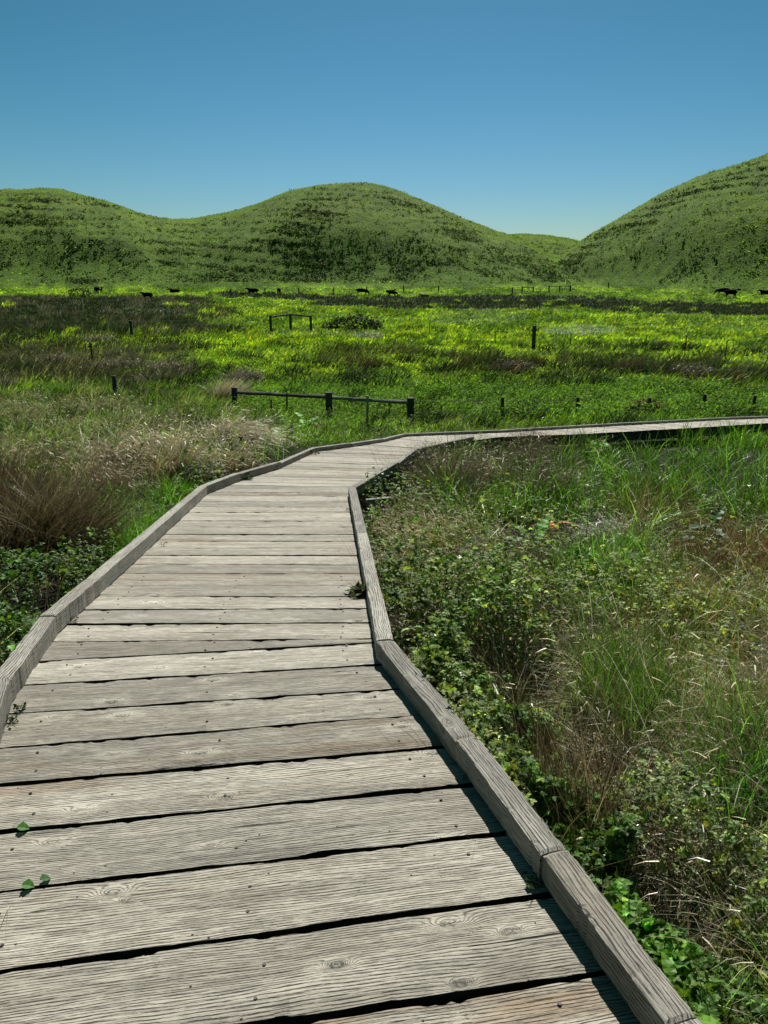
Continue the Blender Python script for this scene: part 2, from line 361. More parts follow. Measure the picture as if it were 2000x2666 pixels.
# ------------------------------------------------------------------ zones of the meadow (photo-plan coordinates q=column, r=row of the ground point)
G_BRIGHT = np.array((.155, .250, .012)); G_YEL = np.array((.180, .290, .012)); G_MID = np.array((.080, .165, .012)); G_DEEP = np.array((.035, .085, .012))
C_RUSH = np.array((.032, .052, .018)); C_BROWN = np.array((.070, .055, .032)); C_GREY = np.array((.125, .135, .080)); C_STRAW = np.array((.42, .36, .22))
def bump(c, w_, x): return np.exp(-((x - c) / w_) ** 2)
def meadow(x, y):
    """colour, blade height and kind weight (rushiness) for meadow points"""
    q, r, d = pix(x, y, ground(x, y))
    nz = fbm(x * .16, y * .16, 4, 31); nb = fbm(q / 70, r / 14, 4, 37); nf = fbm(q / 26, r / 7, 3, 41)
    c = np.tile(G_MID, (len(x), 1)) * 1.15; h = np.full(len(x), .22)
    def lay(m, col, hh=None):
        nonlocal c, h
        m = np.clip(m, 0, 1); c = c * (1 - m[:, None]) + np.asarray(col) * m[:, None]
        if hh is not None: h = h * (1 - m) + hh * m
    # base brightening towards the back
    lay(ss(1020, 960, r + (nb - .5) * 60), G_BRIGHT, .16)
    lay(ss(800, 776, r) * .9, G_BRIGHT * np.array((.95, 1.05, 1)), .10)
    yel = ss(975, 930, r + (nb - .5) * 60) * ss(868, 890, r + (nf - .5) * 24) * ss(180, 460, q + (nb - .5) * 300)
    lay(yel * .95, G_YEL, .14)
    lay(ss(.47, .66, nf) * ss(1000, 940, r) * .45, G_MID, .26)
    lay(ss(.46, .62, nb) * ss(1160, 1020, r) * .7, G_DEEP, .3); lay(ss(.54, .66, nf) * .6, G_DEEP, .34)
    lay(ss(.5, .62, fbm(q / 60, r / 9, 4, 43)) * ss(812, 822, r) * ss(880, 862, r) * ss(500, 620, q) * .7, G_MID * np.array((1.1, 1, 2.2)), .3)
    # brown-dark rush beds
    rush = np.zeros(len(x))
    yc = np.interp(q, [700, 900, 1250, 1500, 2100], [905, 930, 958, 966, 972])
    rush = np.maximum(rush, bump(yc, 26, r + (nf - .5) * 34) * ss(760, 900, q) * ss(.36, .52, fbm(q / 90, r / 26, 3, 47)))
    yc = np.interp(q, [500, 800, 1000, 1500, 1650, 2100], [768, 772, 789, 787, 800, 810])
    hw = np.interp(q, [500, 800, 960, 1060, 2100], [6, 8, 13, 17, 15])
    rush = np.maximum(rush, (np.abs(r + (nf - .5) * 13 - yc) < hw) * ss(520, 600, q) * ss(.24, .40, fbm(q / 34, r / 7, 3, 48)))
    rush = np.maximum(rush, (np.abs(r + (nf - .5) * 4 - 792) < 5) * ss(780, 820, q) * ss(1110, 1080, q))
    marsh = ss(640, 470, q + (nb - .5) * 260) * ss(768, 776, r + (nf - .5) * 10) * ss(892, 868, r + (nf - .5) * 40) * ss(.26, .42, fbm(q / 60, r / 18, 3, 53))
    rush = np.maximum(rush, marsh)
    lay(rush, C_RUSH, .85); h = np.where((r < 835) & (rush > .3), h * .45, h)
    lay(rush * ss(.45, .7, nb) * ss(880, 930, r), C_BROWN, .8)
    lay(marsh * ss(.46, .66, fbm(q / 40, r / 10, 3, 59)), C_GREY * .8, .8)
    tus = ss(520, 330, q + (nb - .5) * 300) * ss(890, 915, r + (nf - .5) * 30) * ss(1015, 985, r)
    lay(tus * .85, C_GREY * .55, .6); rush = np.maximum(rush, tus * .8)
    lay(ss(700, 450, q + (nb - .5) * 300) * ss(985, 1040, r) * .7, G_DEEP * .8, .45); lay(ss(.5, .62, nf) * ss(700, 450, q) * ss(985, 1040, r) * .6, C_GREY, .5)
    return c, h, np.clip(rush, 0, 1), q, r, d

# ------------------------------------------------------------------ terrain: meadow sheet and hills
def azel(px, py):
    a = (px - 1000) / F; dy = -(py - 1333) / F; b = CP + dy * SP; c_ = -SP + dy * CP
    return math.atan2(a, b), c_ / math.hypot(a, b)
def crest(pts):
    ae = [azel(*p) for p in pts]; return np.array([a for a, e in ae]), np.array([e for a, e in ae])
HILLS = []
def add_hill(pts, Rc, Rf, wing_l, wing_r, pw=1.7):
    a, e = crest(pts)
    a = np.concatenate([[w_[0] for w_ in wing_l], a, [w_[0] for w_ in wing_r]]); e = np.concatenate([[w_[1] for w_ in wing_l], e, [w_[1] for w_ in wing_r]])
    HILLS.append((a, e, Rc, Rf, pw))
add_hill([(0, 503), (60, 501), (95, 497), (150, 498), (200, 506), (260, 520), (300, 535), (345, 553), (385, 568), (420, 574), (490, 575), (540, 569),
          (600, 556), (680, 530), (760, 503), (820, 488), (860, 483), (910, 481), (960, 484), (1000, 490), (1050, 506), (1100, 527), (1150, 548), (1200, 572),
          (1250, 592), (1300, 608), (1345, 620), (1400, 648), (1450, 680), (1500, 706), (1560, 728)],
         430, 272, [(-2.6, -.05), (-1.6, -.02), (-1.1, .06), (-.75, .10)], [(.5, -.02), (3.2, -.05)])
add_hill([(1150, 700), (1250, 640), (1300, 622), (1345, 616.5), (1400, 616), (1440, 620), (1503, 634), (1600, 660), (1700, 700)], 640, 330, [(-3.2, -.05), (0., -.02)], [(.6, -.02), (3.2, -.05)])
add_hill([(1330, 742), (1380, 716), (1430, 686), (1470, 660), (1503, 634), (1542, 608), (1603, 575), (1663, 542), (1723, 505), (1784, 478), (1844, 457), (1904, 436), (2000, 409)],
         400, 258, [(-3.2, -.06), (.08, -.03)], [(.58, .20), (.75, .215), (1.1, .15), (1.7, .04), (3.0, -.05)], 1.6)
def hills_h(x, y, detail=True):
    az = np.arctan2(x, y); r = np.hypot(x, y); base = ground(x, y); out = np.full(x.shape, -99.); which = np.zeros(x.shape, int)
    for i, (a, e, Rc, Rf, pw) in enumerate(HILLS):
        ee = np.interp(az, a, e)
        # soften the interpolated crest line a little
        for k in (-.012, .012): ee = ee + np.interp(az + k, a, e)
        ee = ee / 3
        rf = Rf + 16 * (fbm(az * 9 + 3, az * 0, 2, 71 + i) - .5) * 2
        if i == 2: rf = rf + 70 * ss(.42, .17, az)
        rc = Rc + 30 * (fbm(az * 5, az * 0 + 9, 2, 81 + i) - .5)
        hc = CH + rc * ee - .9; u = np.clip((r - rf) / (rc - rf), 0, 1)
        S = (1 - (1 - u) ** pw) * ss(-.05, .30, u)
        back = np.clip((r - rc) / rc, 0, None)
        h = np.maximum(hc, 0) * S * np.exp(-(back * 2.2) ** 2)
        if detail:
            k = ss(.02, .2, u) * ss(.0, .15, np.maximum(ee, 0) * 3)
            gul = fbm(az * 26 + i * 7, r / 140, 3, 91 + i) - .5
            h = h + k * (gul * 6.5 * u * (1 - u) * 2.2 + (fbm(x * .06, y * .06, 4, 93) - .5) * 2.4 + (fbm(x * .3, y * .3, 3, 97) - .5) * .7)
        which = np.where(h > out, i, which); out = np.maximum(out, h)
    return np.maximum(out, 0), which
def terrain_z(x, y): return ground(x, y) + hills_h(x, y)[0]

az = np.radians(np.concatenate([np.linspace(-180, -42, 50, endpoint=False), np.linspace(-42, 42, 520, endpoint=False), np.linspace(42, 180, 51)]))
rr = np.concatenate([[0.02], np.geomspace(.5, 30, 150), np.geomspace(31, 215, 90), np.linspace(218, 700, 190), np.geomspace(715, 5000, 30)])
AZ, RR = np.meshgrid(az, rr); X = RR * np.sin(AZ); Y = RR * np.cos(AZ)
HH, WH = hills_h(X.ravel(), Y.ravel()); Z = ground(X.ravel(), Y.ravel()) + HH
na, nr = len(az), len(rr)
idx = np.arange(na * nr).reshape(nr, na)
quads = np.stack([idx[:-1, :-1], idx[:-1, 1:], idx[1:, 1:], idx[1:, :-1]], -1).reshape(-1, 4)[:, ::-1]
V = np.stack([X.ravel(), Y.ravel(), Z], 1)
def hill_colour(x, y, h):
    n = fbm(x * .03, y * .03, 4, 101); n2 = fbm(x * .12, y * .12, 4, 103)
    c = np.array((.080, .158, .016)) * (1 - n[:, None]) + np.array((.125, .195, .022)) * n[:, None]
    c = c * (1 - (ss(.48, .66, n2) * .35)[:, None]) + np.array((.035, .075, .020)) * (ss(.48, .66, n2) * .35)[:, None]
    f = ss(14, 3, h); c = c * (1 - .6 * f[:, None]) + np.array((.085, .165, .018)) * (.6 * f[:, None])
    dry = ss(.56, .72, fbm(x * .05, y * .05, 3, 107)) * ss(20, 60, h) * .5
    return c * (1 - dry[:, None]) + np.array((.15, .135, .055)) * dry[:, None]
mc, mh, mr, mq, mrow, md = meadow(V[:, 0], V[:, 1])
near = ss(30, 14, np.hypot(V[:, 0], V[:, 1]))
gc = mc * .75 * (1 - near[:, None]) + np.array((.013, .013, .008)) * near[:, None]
hc_ = hill_colour(V[:, 0], V[:, 1], HH)
hk = ss(.2, 1.6, HH)[:, None]
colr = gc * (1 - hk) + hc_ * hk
hf = HH[quads].max(1) > .35
def sub(name, sel, mat, label):
    qs = quads[sel]; used = np.unique(qs); mp = np.full(len(V), -1); mp[used] = np.arange(len(used))
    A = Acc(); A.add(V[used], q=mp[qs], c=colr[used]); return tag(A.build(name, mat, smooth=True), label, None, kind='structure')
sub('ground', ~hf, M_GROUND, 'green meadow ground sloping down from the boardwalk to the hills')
sub('hills', hf, M_HILL, 'rounded grassy hills dotted with low scrub')

# ------------------------------------------------------------------ boardwalk
Lp = [(27, 1762), (145, 1599), (259, 1503), (539, 1262), (627, 1229), (732, 1199), (823, 1163), (850, 1158), (1000, 1139), (1057, 1129), (1306, 1119), (1588, 1103), (1885, 1087), (2000, 1083)]
Lc = [at_deck(*p, dz=.10 if k < 6 else (.08 if k < 9 else .055)) for k, p in enumerate(Lp)]
Lc[7] = (Lc[6] + Lc[8]) * .5; Lc[7].z = deckz(Lc[7].y)
Rp = [(1735, 2666), (1410, 2220), (1188, 1921), (980, 1662), (907, 1266)]
Rc_ = [at_deck(*p, dz=.10) for p in Rp]
Rout = [at_deck(*p, dz=z_) for p, z_ in [((1039, 1203), .085), ((1089, 1166), .07), ((1234, 1141), .03), ((1299, 1137), 0), ((1523, 1129), 0), ((2000, 1101), 0)]]
def v2(p): return Vector((p.x, p.y))
CW = .075
Lc2 = [Vector((-.62, 0.0)), *[v2(p) for p in Lc]]; Lc2.append(Lc2[-1] + (Lc2[-1] - Lc2[-2]).normalized() * 5)
Rin = [v2(p) for p in Rc_]
Rin = [Rin[0] + (Rin[0] - Rin[1]).normalized() * 1.6] + Rin
Ro = [v2(p) for p in Rout]
for i, p in enumerate(Ro):
    d = (Ro[min(i + 1, len(Ro) - 1)] - Ro[max(i - 1, 0)]).normalized(); Rin.append(p + Vector((-d.y, d.x)) * CW)
Rin.append(Rin[-1] + (Rin[-1] - Rin[-2]).normalized() * 5)
print('L', [(round(p.x, 2), round(p.y, 2)) for p in Lc2]); print('R', [(round(p.x, 2), round(p.y, 2)) for p in Rin])
def offs(poly, dist):
    """polyline pushed sideways (left of travel for positive) with mitred corners"""
    out = []
    for i, p in enumerate(poly):
        a = (poly[i] - poly[i - 1]).normalized() if i else (poly[1] - poly[0]).normalized()
        b = (poly[i + 1] - poly[i]).normalized() if i < len(poly) - 1 else a
        m = (a + b).normalized(); nrm = Vector((-m.y, m.x)); k = dist / max(.5, nrm.dot(Vector((-a.y, a.x))))
        out.append(p + nrm * k)
    return out
Lout2 = offs(Lc2, CW); Rout2 = offs(Rin, -CW)
def xat(poly, Y):   # x on a polyline at given Y (first crossing)
    for a, b in zip(poly, poly[1:]):
        if min(a.y, b.y) <= Y <= max(a.y, b.y) and a.y != b.y: return a.x + (b.x - a.x) * (Y - a.y) / (b.y - a.y)
    return poly[0].x if Y < poly[0].y else poly[-1].x
walk = tag(empty('boardwalk', (-.6, 3, deckz(3) - .3)), 'weathered grey wooden boardwalk with low curb rails curving through the marsh', 'boardwalk')
walk_inv = Matrix.Translation(walk.location).inverted()
def place(o, mat_world):
    o.parent = walk; o.matrix_local = walk_inv @ mat_world
    return o
rnd = random.Random(3)
def slab(name, c4, thick, mat, nx=40, ny=5, edge=.004, cup=.0, wob=.003, seed=0, worn=.004, edge_mat=None):
    """board whose four top corners are c4 = near-left, near-right, far-right, far-left (3D)"""
    a, b, c, d = [Vector(p) for p in c4]
    ctr = (a + b + c + d) / 4; ex = ((b + c) - (a + d)).normalized(); ez = ex.cross(((d + c) - (a + b))).normalized(); ey = ez.cross(ex)
    M = Matrix(((ex.x, ey.x, ez.x, ctr.x), (ex.y, ey.y, ez.y, ctr.y), (ex.z, ey.z, ez.z, ctr.z), (0, 0, 0, 1)))
    Mi = M.inverted(); la, lb, lc, ld = [np.array(Mi @ p) for p in (a, b, c, d)]
    vs = []; fs = []
    s0 = seed * 13.7
    for j in range(ny + 1):
        v = j / ny
        for i in range(nx + 1):
            u = i / nx
            p = (la * (1 - u) + lb * u) * (1 - v) + (ld * (1 - u) + lc * u) * v
            e = max(0, 1 - min(v, 1 - v) * ny)
            if e > 0:
                wv = (fbm(np.array(u * 9 + s0), np.array(7. + (0 if v < .5 else 31)), 4, 3) - .5) * wob * 4
                chip = max(0, float(fbm(np.array(u * 34 + s0), np.array(3. + (0 if v < .5 else 11)), 3, 8)) - .62) * wob * 9
                p = p + np.array((0, wv + chip * (1 if v < .5 else -1), 0)); p[2] -= worn + chip * .5
            if i in (0, nx): p[2] -= worn
            p[2] += cup * ((2 * v - 1) ** 2) + (float(fbm(np.array(u * 4 + s0), np.array(v * 2.), 2, 5)) - .5) * worn
            vs.append(p)
    nt_ = len(vs)
    ring = [i for i in range(nx + 1)] + [(nx + 1) * j + nx for j in range(1, ny + 1)] + [(nx + 1) * ny + i for i in range(nx - 1, -1, -1)] + [(nx + 1) * j for j in range(ny - 1, 0, -1)]
    for k in ring: p = vs[k].copy(); p[2] = -thick; vs.append(p)
    for j in range(ny):
        for i in range(nx): k = j * (nx + 1) + i; fs.append((k, k + 1, k + nx + 2, k + nx + 1))
    m = len(ring)
    for k in range(m): k2 = (k + 1) % m; fs.append((ring[k2], ring[k], nt_ + k, nt_ + k2))
    fs.append(tuple(nt_ + k for k in range(m - 1, -1, -1)))
    me = bpy.data.meshes.new(name); me.from_pydata([tuple(p) for p in vs], [], fs); me.update()
    o = bpy.data.objects.new(name, me); COL.objects.link(o); me.materials.append(mat)
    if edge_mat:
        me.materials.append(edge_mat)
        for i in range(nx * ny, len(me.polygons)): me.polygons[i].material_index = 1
    return place(o, M)
# near boards: measured gap lines (photo left point, right point)
GL = [((693, 2666), (1567, 2530)), ((0, 2525), (1416, 2331)), ((0, 2320), (1304, 2169)), ((0, 2168), (1199, 2045)), ((0, 2044), (1000, 1957)),
      ((0, 1947), (1000, 1866)), ((30, 1857), (1000, 1793.6)), ((54, 1783), (1000, 1728)), ((90, 1722), (1000, 1672)), ((127, 1670), (977, 1661)),
      ((163, 1624), (958, 1620)), ((199, 1586), (940, 1583)), ((241, 1551), (928, 1553)), ((271, 1521), (925, 1523)),
      ((300, 1491), (922, 1492)), ((330, 1466.5), (920, 1467)), ((350, 1445), (918, 1446)), ((380, 1425), (917, 1426)), ((410, 1407), (915, 1408)), ((425, 1390), (914, 1391)),
      ((460, 1371), (912, 1371)), ((480, 1355), (911, 1356)), ((500, 1333), (910, 1333)), ((510, 1319), (909, 1320)), ((520, 1305), (908, 1306)), ((530, 1290), (907, 1291))]
lines = []
for a, b in GL:
    A3, B3 = at_deck(*a), at_deck(*b); lines.append((v2(A3), v2(B3)))
d0 = (lines[0][1] - lines[0][0])
near0 = []
for k in (4, 3, 2, 1):
    off = Vector((-.02, -.24)) * k + Vector((0, -.0)); near0.append((lines[0][0] + off, lines[0][1] + off))
lines = near0 + lines
def cross(line, poly):
    a, b = line; d = b - a; best = None
    for p, q_ in zip(poly, poly[1:]):
        e = q_ - p; den = d.x * e.y - d.y * e.x
        if abs(den) < 1e-9: continue
        s = ((p.x - a.x) * e.y - (p.y - a.y) * e.x) / den; t_ = ((p.x - a.x) * d.y - (p.y - a.y) * d.x) / den
        if -1e-6 <= t_ <= 1 + 1e-6:
            pt = p + e * t_
            if best is None or abs(s - .5) < abs(best[0] - .5): best = (s, pt)
    return best[1] if best else None
Lpo = offs(Lc2, CW + .005); Rpo = offs(Rin, -(CW + .005))
ends = [(cross(l, Lpo), cross(l, Rpo)) for l in lines]
ends = [e for e in ends if e[0] and e[1]]
# far boards: matched stations along both edges
def walklen(poly, i0):
    s = [0];
    for a, b in zip(poly[i0:], poly[i0 + 1:]): s.append(s[-1] + (b - a).length)
    return s
LE, RE = ends[-1]
def ptat(poly, x, y):  # nearest point on polyline
    best = None
    for a, b in zip(poly, poly[1:]):
        e = b - a; t_ = max(0, min(1, (Vector((x, y)) - a).dot(e) / e.length_squared)); p = a + e * t_; dd = (p - Vector((x, y))).length
        if best is None or dd < best[0]: best = (dd, p)
    return best[1]
def arcpoly(poly, p0):
    """remaining polyline after the point nearest p0"""
    best = None
    for i, (a, b) in enumerate(zip(poly, poly[1:])):
        e = b - a; t_ = max(0, min(1, (p0 - a).dot(e) / e.length_squared)); p = a + e * t_; dd = (p - p0).length
        if best is None or dd < best[0]: best = (dd, i, p)
    return [best[2]] + poly[best[1] + 1:]
def resamp(poly, n):
    s = [0]
    for a, b in zip(poly, poly[1:]): s.append(s[-1] + (b - a).length)
    out = []
    for k in range(n + 1):
        t_ = s[-1] * k / n
        i = max(j for j in range(len(s)) if s[j] <= t_ + 1e-9); i = min(i, len(poly) - 2)
        out.append(poly[i] + (poly[i + 1] - poly[i]) * ((t_ - s[i]) / max(1e-9, s[i + 1] - s[i])))
    return out
def stations(LS, RS):
    out = []
    for (l0, l1), (r0, r1) in zip(zip(LS, LS[1:]), zip(RS, RS[1:])):
        ls = arcpoly(Lpo, l0); rs = arcpoly(Rpo, r0)
        # cut at l1 / r1
        def cut(poly, end):
            o = [poly[0]]; best = None
            for i, (a, b) in enumerate(zip(poly, poly[1:])):
                e = b - a; t_ = max(0, min(1, (end - a).dot(e) / e.length_squared)); p = a + e * t_; dd = (p - end).length
                if best is None or dd < best[0]: best = (dd, i, p)
            return poly[:best[1] + 1] + [best[2]]
        ls = cut(ls, l1); rs = cut(rs, r1)
        ln = sum((b - a).length for a, b in zip(ls, ls[1:])); rn = sum((b - a).length for a, b in zip(rs, rs[1:]))
        n = max(1, round((ln + rn) / 2 / .235)); a_, b_ = resamp(ls, n), resamp(rs, n)
        out += list(zip(a_, b_))[(1 if out else 0):]
    return out
V2 = lambda x, y: Vector((x, y))
iL = [p for p in Lpo]; iR = [p for p in Rpo]
farL = [LE, ptat(Lpo, -1.35, 9.6), ptat(Lpo, -1.0, 11.5), ptat(Lpo, 0, 13.1), ptat(Lpo, .9, 14.0), ptat(Lpo, 2.3, 14.8), ptat(Lpo, 4.93, 16.5), ptat(Lpo, 8.4, 18.6), Lpo[-1]]
farR = [RE]
for p, q_ in zip(farL[1:], (.10, .30, .55, .80, 1, 1, 1, 1)):
    farR.append(None)
tgt = [(.1, 9.3), (.5, 11.0), (1.0, 12.25), (1.6, 12.95), (2.7, 13.5), (5.6, 15.1), (9.1, 17.2), None]
farR = [RE] + [ptat(Rpo, *t_) if t_ else Rpo[-1] for t_ in tgt]
st = stations(farL, farR)
allends = ends + st[1:]
def dz3(p, dz=0.): return Vector((p.x, p.y, float(deckz(p.y)) + dz))
boards = []
for k, (e0, e1) in enumerate(zip(allends, allends[1:])):
    l0, r0 = e0; l1, r1 = e1
    g = rnd.uniform(.0065, .011) if k < 9 else (rnd.uniform(.004, .009) if k < len(ends) else rnd.uniform(.003, .007))
    gv0 = (l1 - l0).normalized() * g * rnd.uniform(.5, 1.3); gv1 = (r1 - r0).normalized() * g * rnd.uniform(.6, 1.3)
    hz = rnd.uniform(-.002, .002)
    boards.append((l0 + gv0, r0 + gv1, r1 - gv1, l1 - gv0, hz))
print('boards', len(boards))
planks = []
rest = boards[100:]; boards = boards[:100]
for k, (a, b, c, d, hz) in enumerate(boards):
    nearb = k < len(ends)
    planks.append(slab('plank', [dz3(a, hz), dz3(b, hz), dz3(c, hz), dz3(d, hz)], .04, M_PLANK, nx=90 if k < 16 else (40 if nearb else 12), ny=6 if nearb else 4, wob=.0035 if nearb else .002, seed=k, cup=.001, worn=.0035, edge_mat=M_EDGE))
if rest:
    bmR = bmesh.new()
    for (a, b, c, d, hz) in rest:
        tv = [bmR.verts.new(dz3(p, hz)) for p in (a, b, c, d)]; bv = [bmR.verts.new(dz3(p, hz - .04)) for p in (a, b, c, d)]
        bmR.faces.new(tv); bmR.faces.new(bv[::-1])
        for i in range(4): bmR.faces.new((tv[(i + 1) % 4], tv[i], bv[i], bv[(i + 1) % 4]))
    me = bpy.data.meshes.new('plank'); bmR.to_mesh(me); o = bpy.data.objects.new('plank', me); COL.objects.link(o); me.materials.append(M_PLANK); place(o, Matrix()); o['kind'] = 'stuff'
# nails in the near boards
bn = bmesh.new(); bmesh.ops.create_cone(bn, cap_ends=True, segments=14, radius1=.0052, radius2=.0040, depth=.003)
nail_me = bpy.data.meshes.new('nail'); bn.to_mesh(nail_me); nail_me.materials.append(M_NAIL)
for k, pl in enumerate(planks[:18]):
    xs = [v.co.x for v in pl.data.vertices]; x0, x1 = min(xs), max(xs); hy_ = .05
    for fx, fy in ((.13, hy_), (.15, -hy_), (.5, hy_ * rnd.uniform(.6, 1.2)), (.49, -hy_), (.86, hy_), (.87, -hy_ * rnd.uniform(.5, 1.2))):
        if rnd.random() < .12: continue
        o = bpy.data.objects.new('nail', nail_me); COL.objects.link(o); o.parent = pl
        o.location = (x0 + (x1 - x0) * fx + rnd.uniform(-.012, .012), fy + rnd.uniform(-.01, .01), .0015)
        o.rotation_euler = (rnd.uniform(-.15, .15), rnd.uniform(-.15, .15), 0)
# curb rails (parts) and the blocks, joists, posts beneath
def curb(inner, side, lift, hgt, joints, name='curb_rail'):
    outer = offs(inner, CW * side)
    for i in range(len(inner) - 1):
        a, b = inner[i], inner[i + 1]; ao, bo = outer[i], outer[i + 1]
        e = (b - a).normalized() * .0015
        n = max(1, round((b - a).length / 2.6))
        for k in range(n):
            t0, t1 = k / n, (k + 1) / n
            p0 = a.lerp(b, t0) + e; p1 = a.lerp(b, t1) - e; q0 = ao.lerp(bo, t0) + e; q1 = ao.lerp(bo, t1) - e
            js = Vector((rnd.uniform(-.003, .003), 0)); hg_ = hgt * float(np.interp(a.lerp(b, (t0 + t1) / 2).y, [8, 13], [1, .56])); hz = lift + hg_ + rnd.uniform(-.0035, .0035)
            c4 = [dz3(p0 + js, hz), dz3(p1 + js, hz), dz3(q1 + js, hz), dz3(q0 + js, hz)]
            if side < 0: c4 = [c4[3], c4[2], c4[1], c4[0]]
            slab(name, c4, hg_, M_CURB, nx=50 if a.y < 8 else 10, ny=4, wob=.0016, seed=i * 3 + k + (50 if side < 0 else 0), worn=.004)
curb(Lc2, 1, 0.004, .092, None); curb(Rin[:6], -1, .012, .082, None); curb(Rin[5:9], -1, .004, .088, None)
def boxat(name, p, d, lx, ly, lz, mat, z0):
    """box lying along d, top at z0"""
    bm = bmesh.new(); bmesh.ops.create_cube(bm, size=1)
    bmesh.ops.scale(bm, vec=(lx, ly, lz), verts=bm.verts); bmesh.ops.bevel(bm, geom=bm.edges[:], offset=min(lx, ly, lz) * .06, segments=1, affect='EDGES')
    me = bpy.data.meshes.new(name); bm.to_mesh(me); me.materials.append(mat); o = bpy.data.objects.new(name, me); COL.objects.link(o)
    ang = math.atan2(d.y, d.x)
    return place(o, Matrix.Translation((p.x, p.y, z0 - lz / 2)) @ Matrix.Rotation(ang, 4, 'Z'))
for poly, side in ((Rin[:6], -1),):
    rs = resamp(poly, int(sum((b - a).length for a, b in zip(poly, poly[1:])) / 1.1))
    for a, b in zip(rs, rs[1:]):
        d = (b - a).normalized(); n_ = Vector((-d.y, d.x)) * side
        boxat('curb_block', a + n_ * (CW / 2), d, .09, CW * .8, .02, M_CURB, float(deckz(a.y)) + .0115)
for poly, side, inset in ((Lpo, -1, .08), (Rpo, 1, .08)):
    pts = offs(poly, .08 * side)
    for i in range(len(pts) - 1):
        a, b = pts[i], pts[i + 1]; d = (b - a)
        za, zb = float(deckz(a.y)), float(deckz(b.y))
        n = max(1, int(d.length / 1.2))
        for k in range(n):
            p, q_ = a.lerp(b, k / n), a.lerp(b, (k + 1) / n); zz = [float(deckz(p.y)) - .045, float(deckz(q_.y)) - .045]
            dd = (q_ - p).normalized(); nn = Vector((-dd.y, dd.x)) * .025
            bm = bmesh.new()
            tv = [bm.verts.new((*(p - nn), zz[0])), bm.verts.new((*(q_ - nn), zz[1])), bm.verts.new((*(q_ + nn), zz[1])), bm.verts.new((*(p + nn), zz[0]))]
            bv = [bm.verts.new((v.co.x, v.co.y, v.co.z - .16)) for v in tv]
            bm.faces.new(tv); bm.faces.new(bv[::-1])
            for i2 in range(4): bm.faces.new((tv[(i2 + 1) % 4], tv[i2], bv[i2], bv[(i2 + 1) % 4]))
            bmesh.ops.recalc_face_normals(bm, faces=bm.faces)
            me = bpy.data.meshes.new('joist'); bm.to_mesh(me); me.materials.append(M_POST); o = bpy.data.objects.new('joist', me); COL.objects.link(o); place(o, Matrix())
        if i % 2 == 0:
            g = float(ground(np.array(a.x), np.array(a.y))); boxat('pile', a, d.normalized(), .1, .1, float(deckz(a.y)) - .2 - g + .3, M_POST, float(deckz(a.y)) - .2)

# plan test: is a point on the boardwalk?
LA = np.array([(p.x, p.y) for p in Lout2]); RA = np.array([(p.x, p.y) for p in Rout2])
WALK = np.concatenate([LA, RA[::-1]])
def on_walk(x, y, grow=0.0):
    x = np.asarray(x, float); y = np.asarray(y, float); ins = np.zeros(x.shape, bool); n = len(WALK)
    dmin = np.full(x.shape, 1e9)
    for i in range(n):
        x0, y0 = WALK[i]; x1, y1 = WALK[(i + 1) % n]
        cnd = ((y0 > y) != (y1 > y)) & (x < (x1 - x0) * (y - y0) / ((y1 - y0) or 1e-9) + x0); ins ^= cnd
        L2 = (x1 - x0) ** 2 + (y1 - y0) ** 2; t_ = np.clip(((x - x0) * (x1 - x0) + (y - y0) * (y1 - y0)) / L2, 0, 1)
        dmin = np.minimum(dmin, np.hypot(x - x0 - t_ * (x1 - x0), y - y0 - t_ * (y1 - y0)))
    return (ins & (dmin > -min(grow, 0))) | (dmin < grow)
def gpts(x, y): return np.stack([x, y, ground(x, y)], 1)
#@VEG
# ------------------------------------------------------------------ meadow beyond the boardwalk (uncountable: stuff)
def scatter_rows(n, q0, q1, r0, r1):
    q = U(q0, q1, n); r = U(r0, r1, n); return at_ground(q, r)
def field(n, r0, r1, name, label):
    x, y = scatter_rows(n, -650, 2650, r0, r1)
    x = x + R.normal(0, 1, n) * y * .004; y = y * (1 + R.normal(0, .006, n))
    k = ~on_walk(x, y, .06); x, y = x[k], y[k]
    c, h, rush, q, r, d = meadow(x, y); n = len(x)
    A = Acc(); G = Acc()
    isr = U(0, 1, n) < rush
    clump = fbm(x * 1.3, y * 1.3, 2, 61)
    hh = h * U(.45, 1.15, n) * (.4 + 1.3 * clump)
    W = d * .0016 * U(.5, 1.5, n) * np.where(isr, .7, 1.) + .003
    wind = np.where(U(0, 1, n) < .65, R.normal(1.9, .5, n), U(0, 6.3, n))
    mid = ss(.35, .62, fbm(x * .45, y * .45, 3, 65)); cc = jit(c, n, .34, .10) * ((.62 + .85 * clump) * (.80 + .38 * mid))[:, None]
    P = gpts(x, y); P[:, 2] += hills_h(x, y)[0] * (y > 190) - .03; far_ = d > 150
    a = isr
    blades(A, P[a], hh[a] * 1.05 + d[a] * .0015, W[a], wind[a], U(.05, .4, a.sum()), U(.3, 1.3, a.sum()), cc[a], K=3)
    b = ~isr
    blades(G, P[b], hh[b] * .9 + np.minimum(d[b] * .0035, .28), W[b] * 1.25, wind[b], U(.1, .8, b.sum()), U(.2, 1.5, b.sum()), cc[b], K=2)
    return A, G
A1, G1_ = field(165000, 744, 900, '', '')
A2, G2_ = field(150000, 890, 1160, '', '')
tag(A1.build('rush_bed', M_FAR), 'dark rush beds in long bands across the far meadow', kind='stuff')
tag(G1_.build('meadow_grass', M_GRASS), 'bright green far meadow grass', kind='stuff')
tag(A2.build('rush_bed', M_FAR), 'brown and grey rushes in the middle of the meadow', kind='stuff')
tag(G2_.build('meadow_grass', M_GRASS), 'lush green meadow grass beyond the boardwalk', kind='stuff')
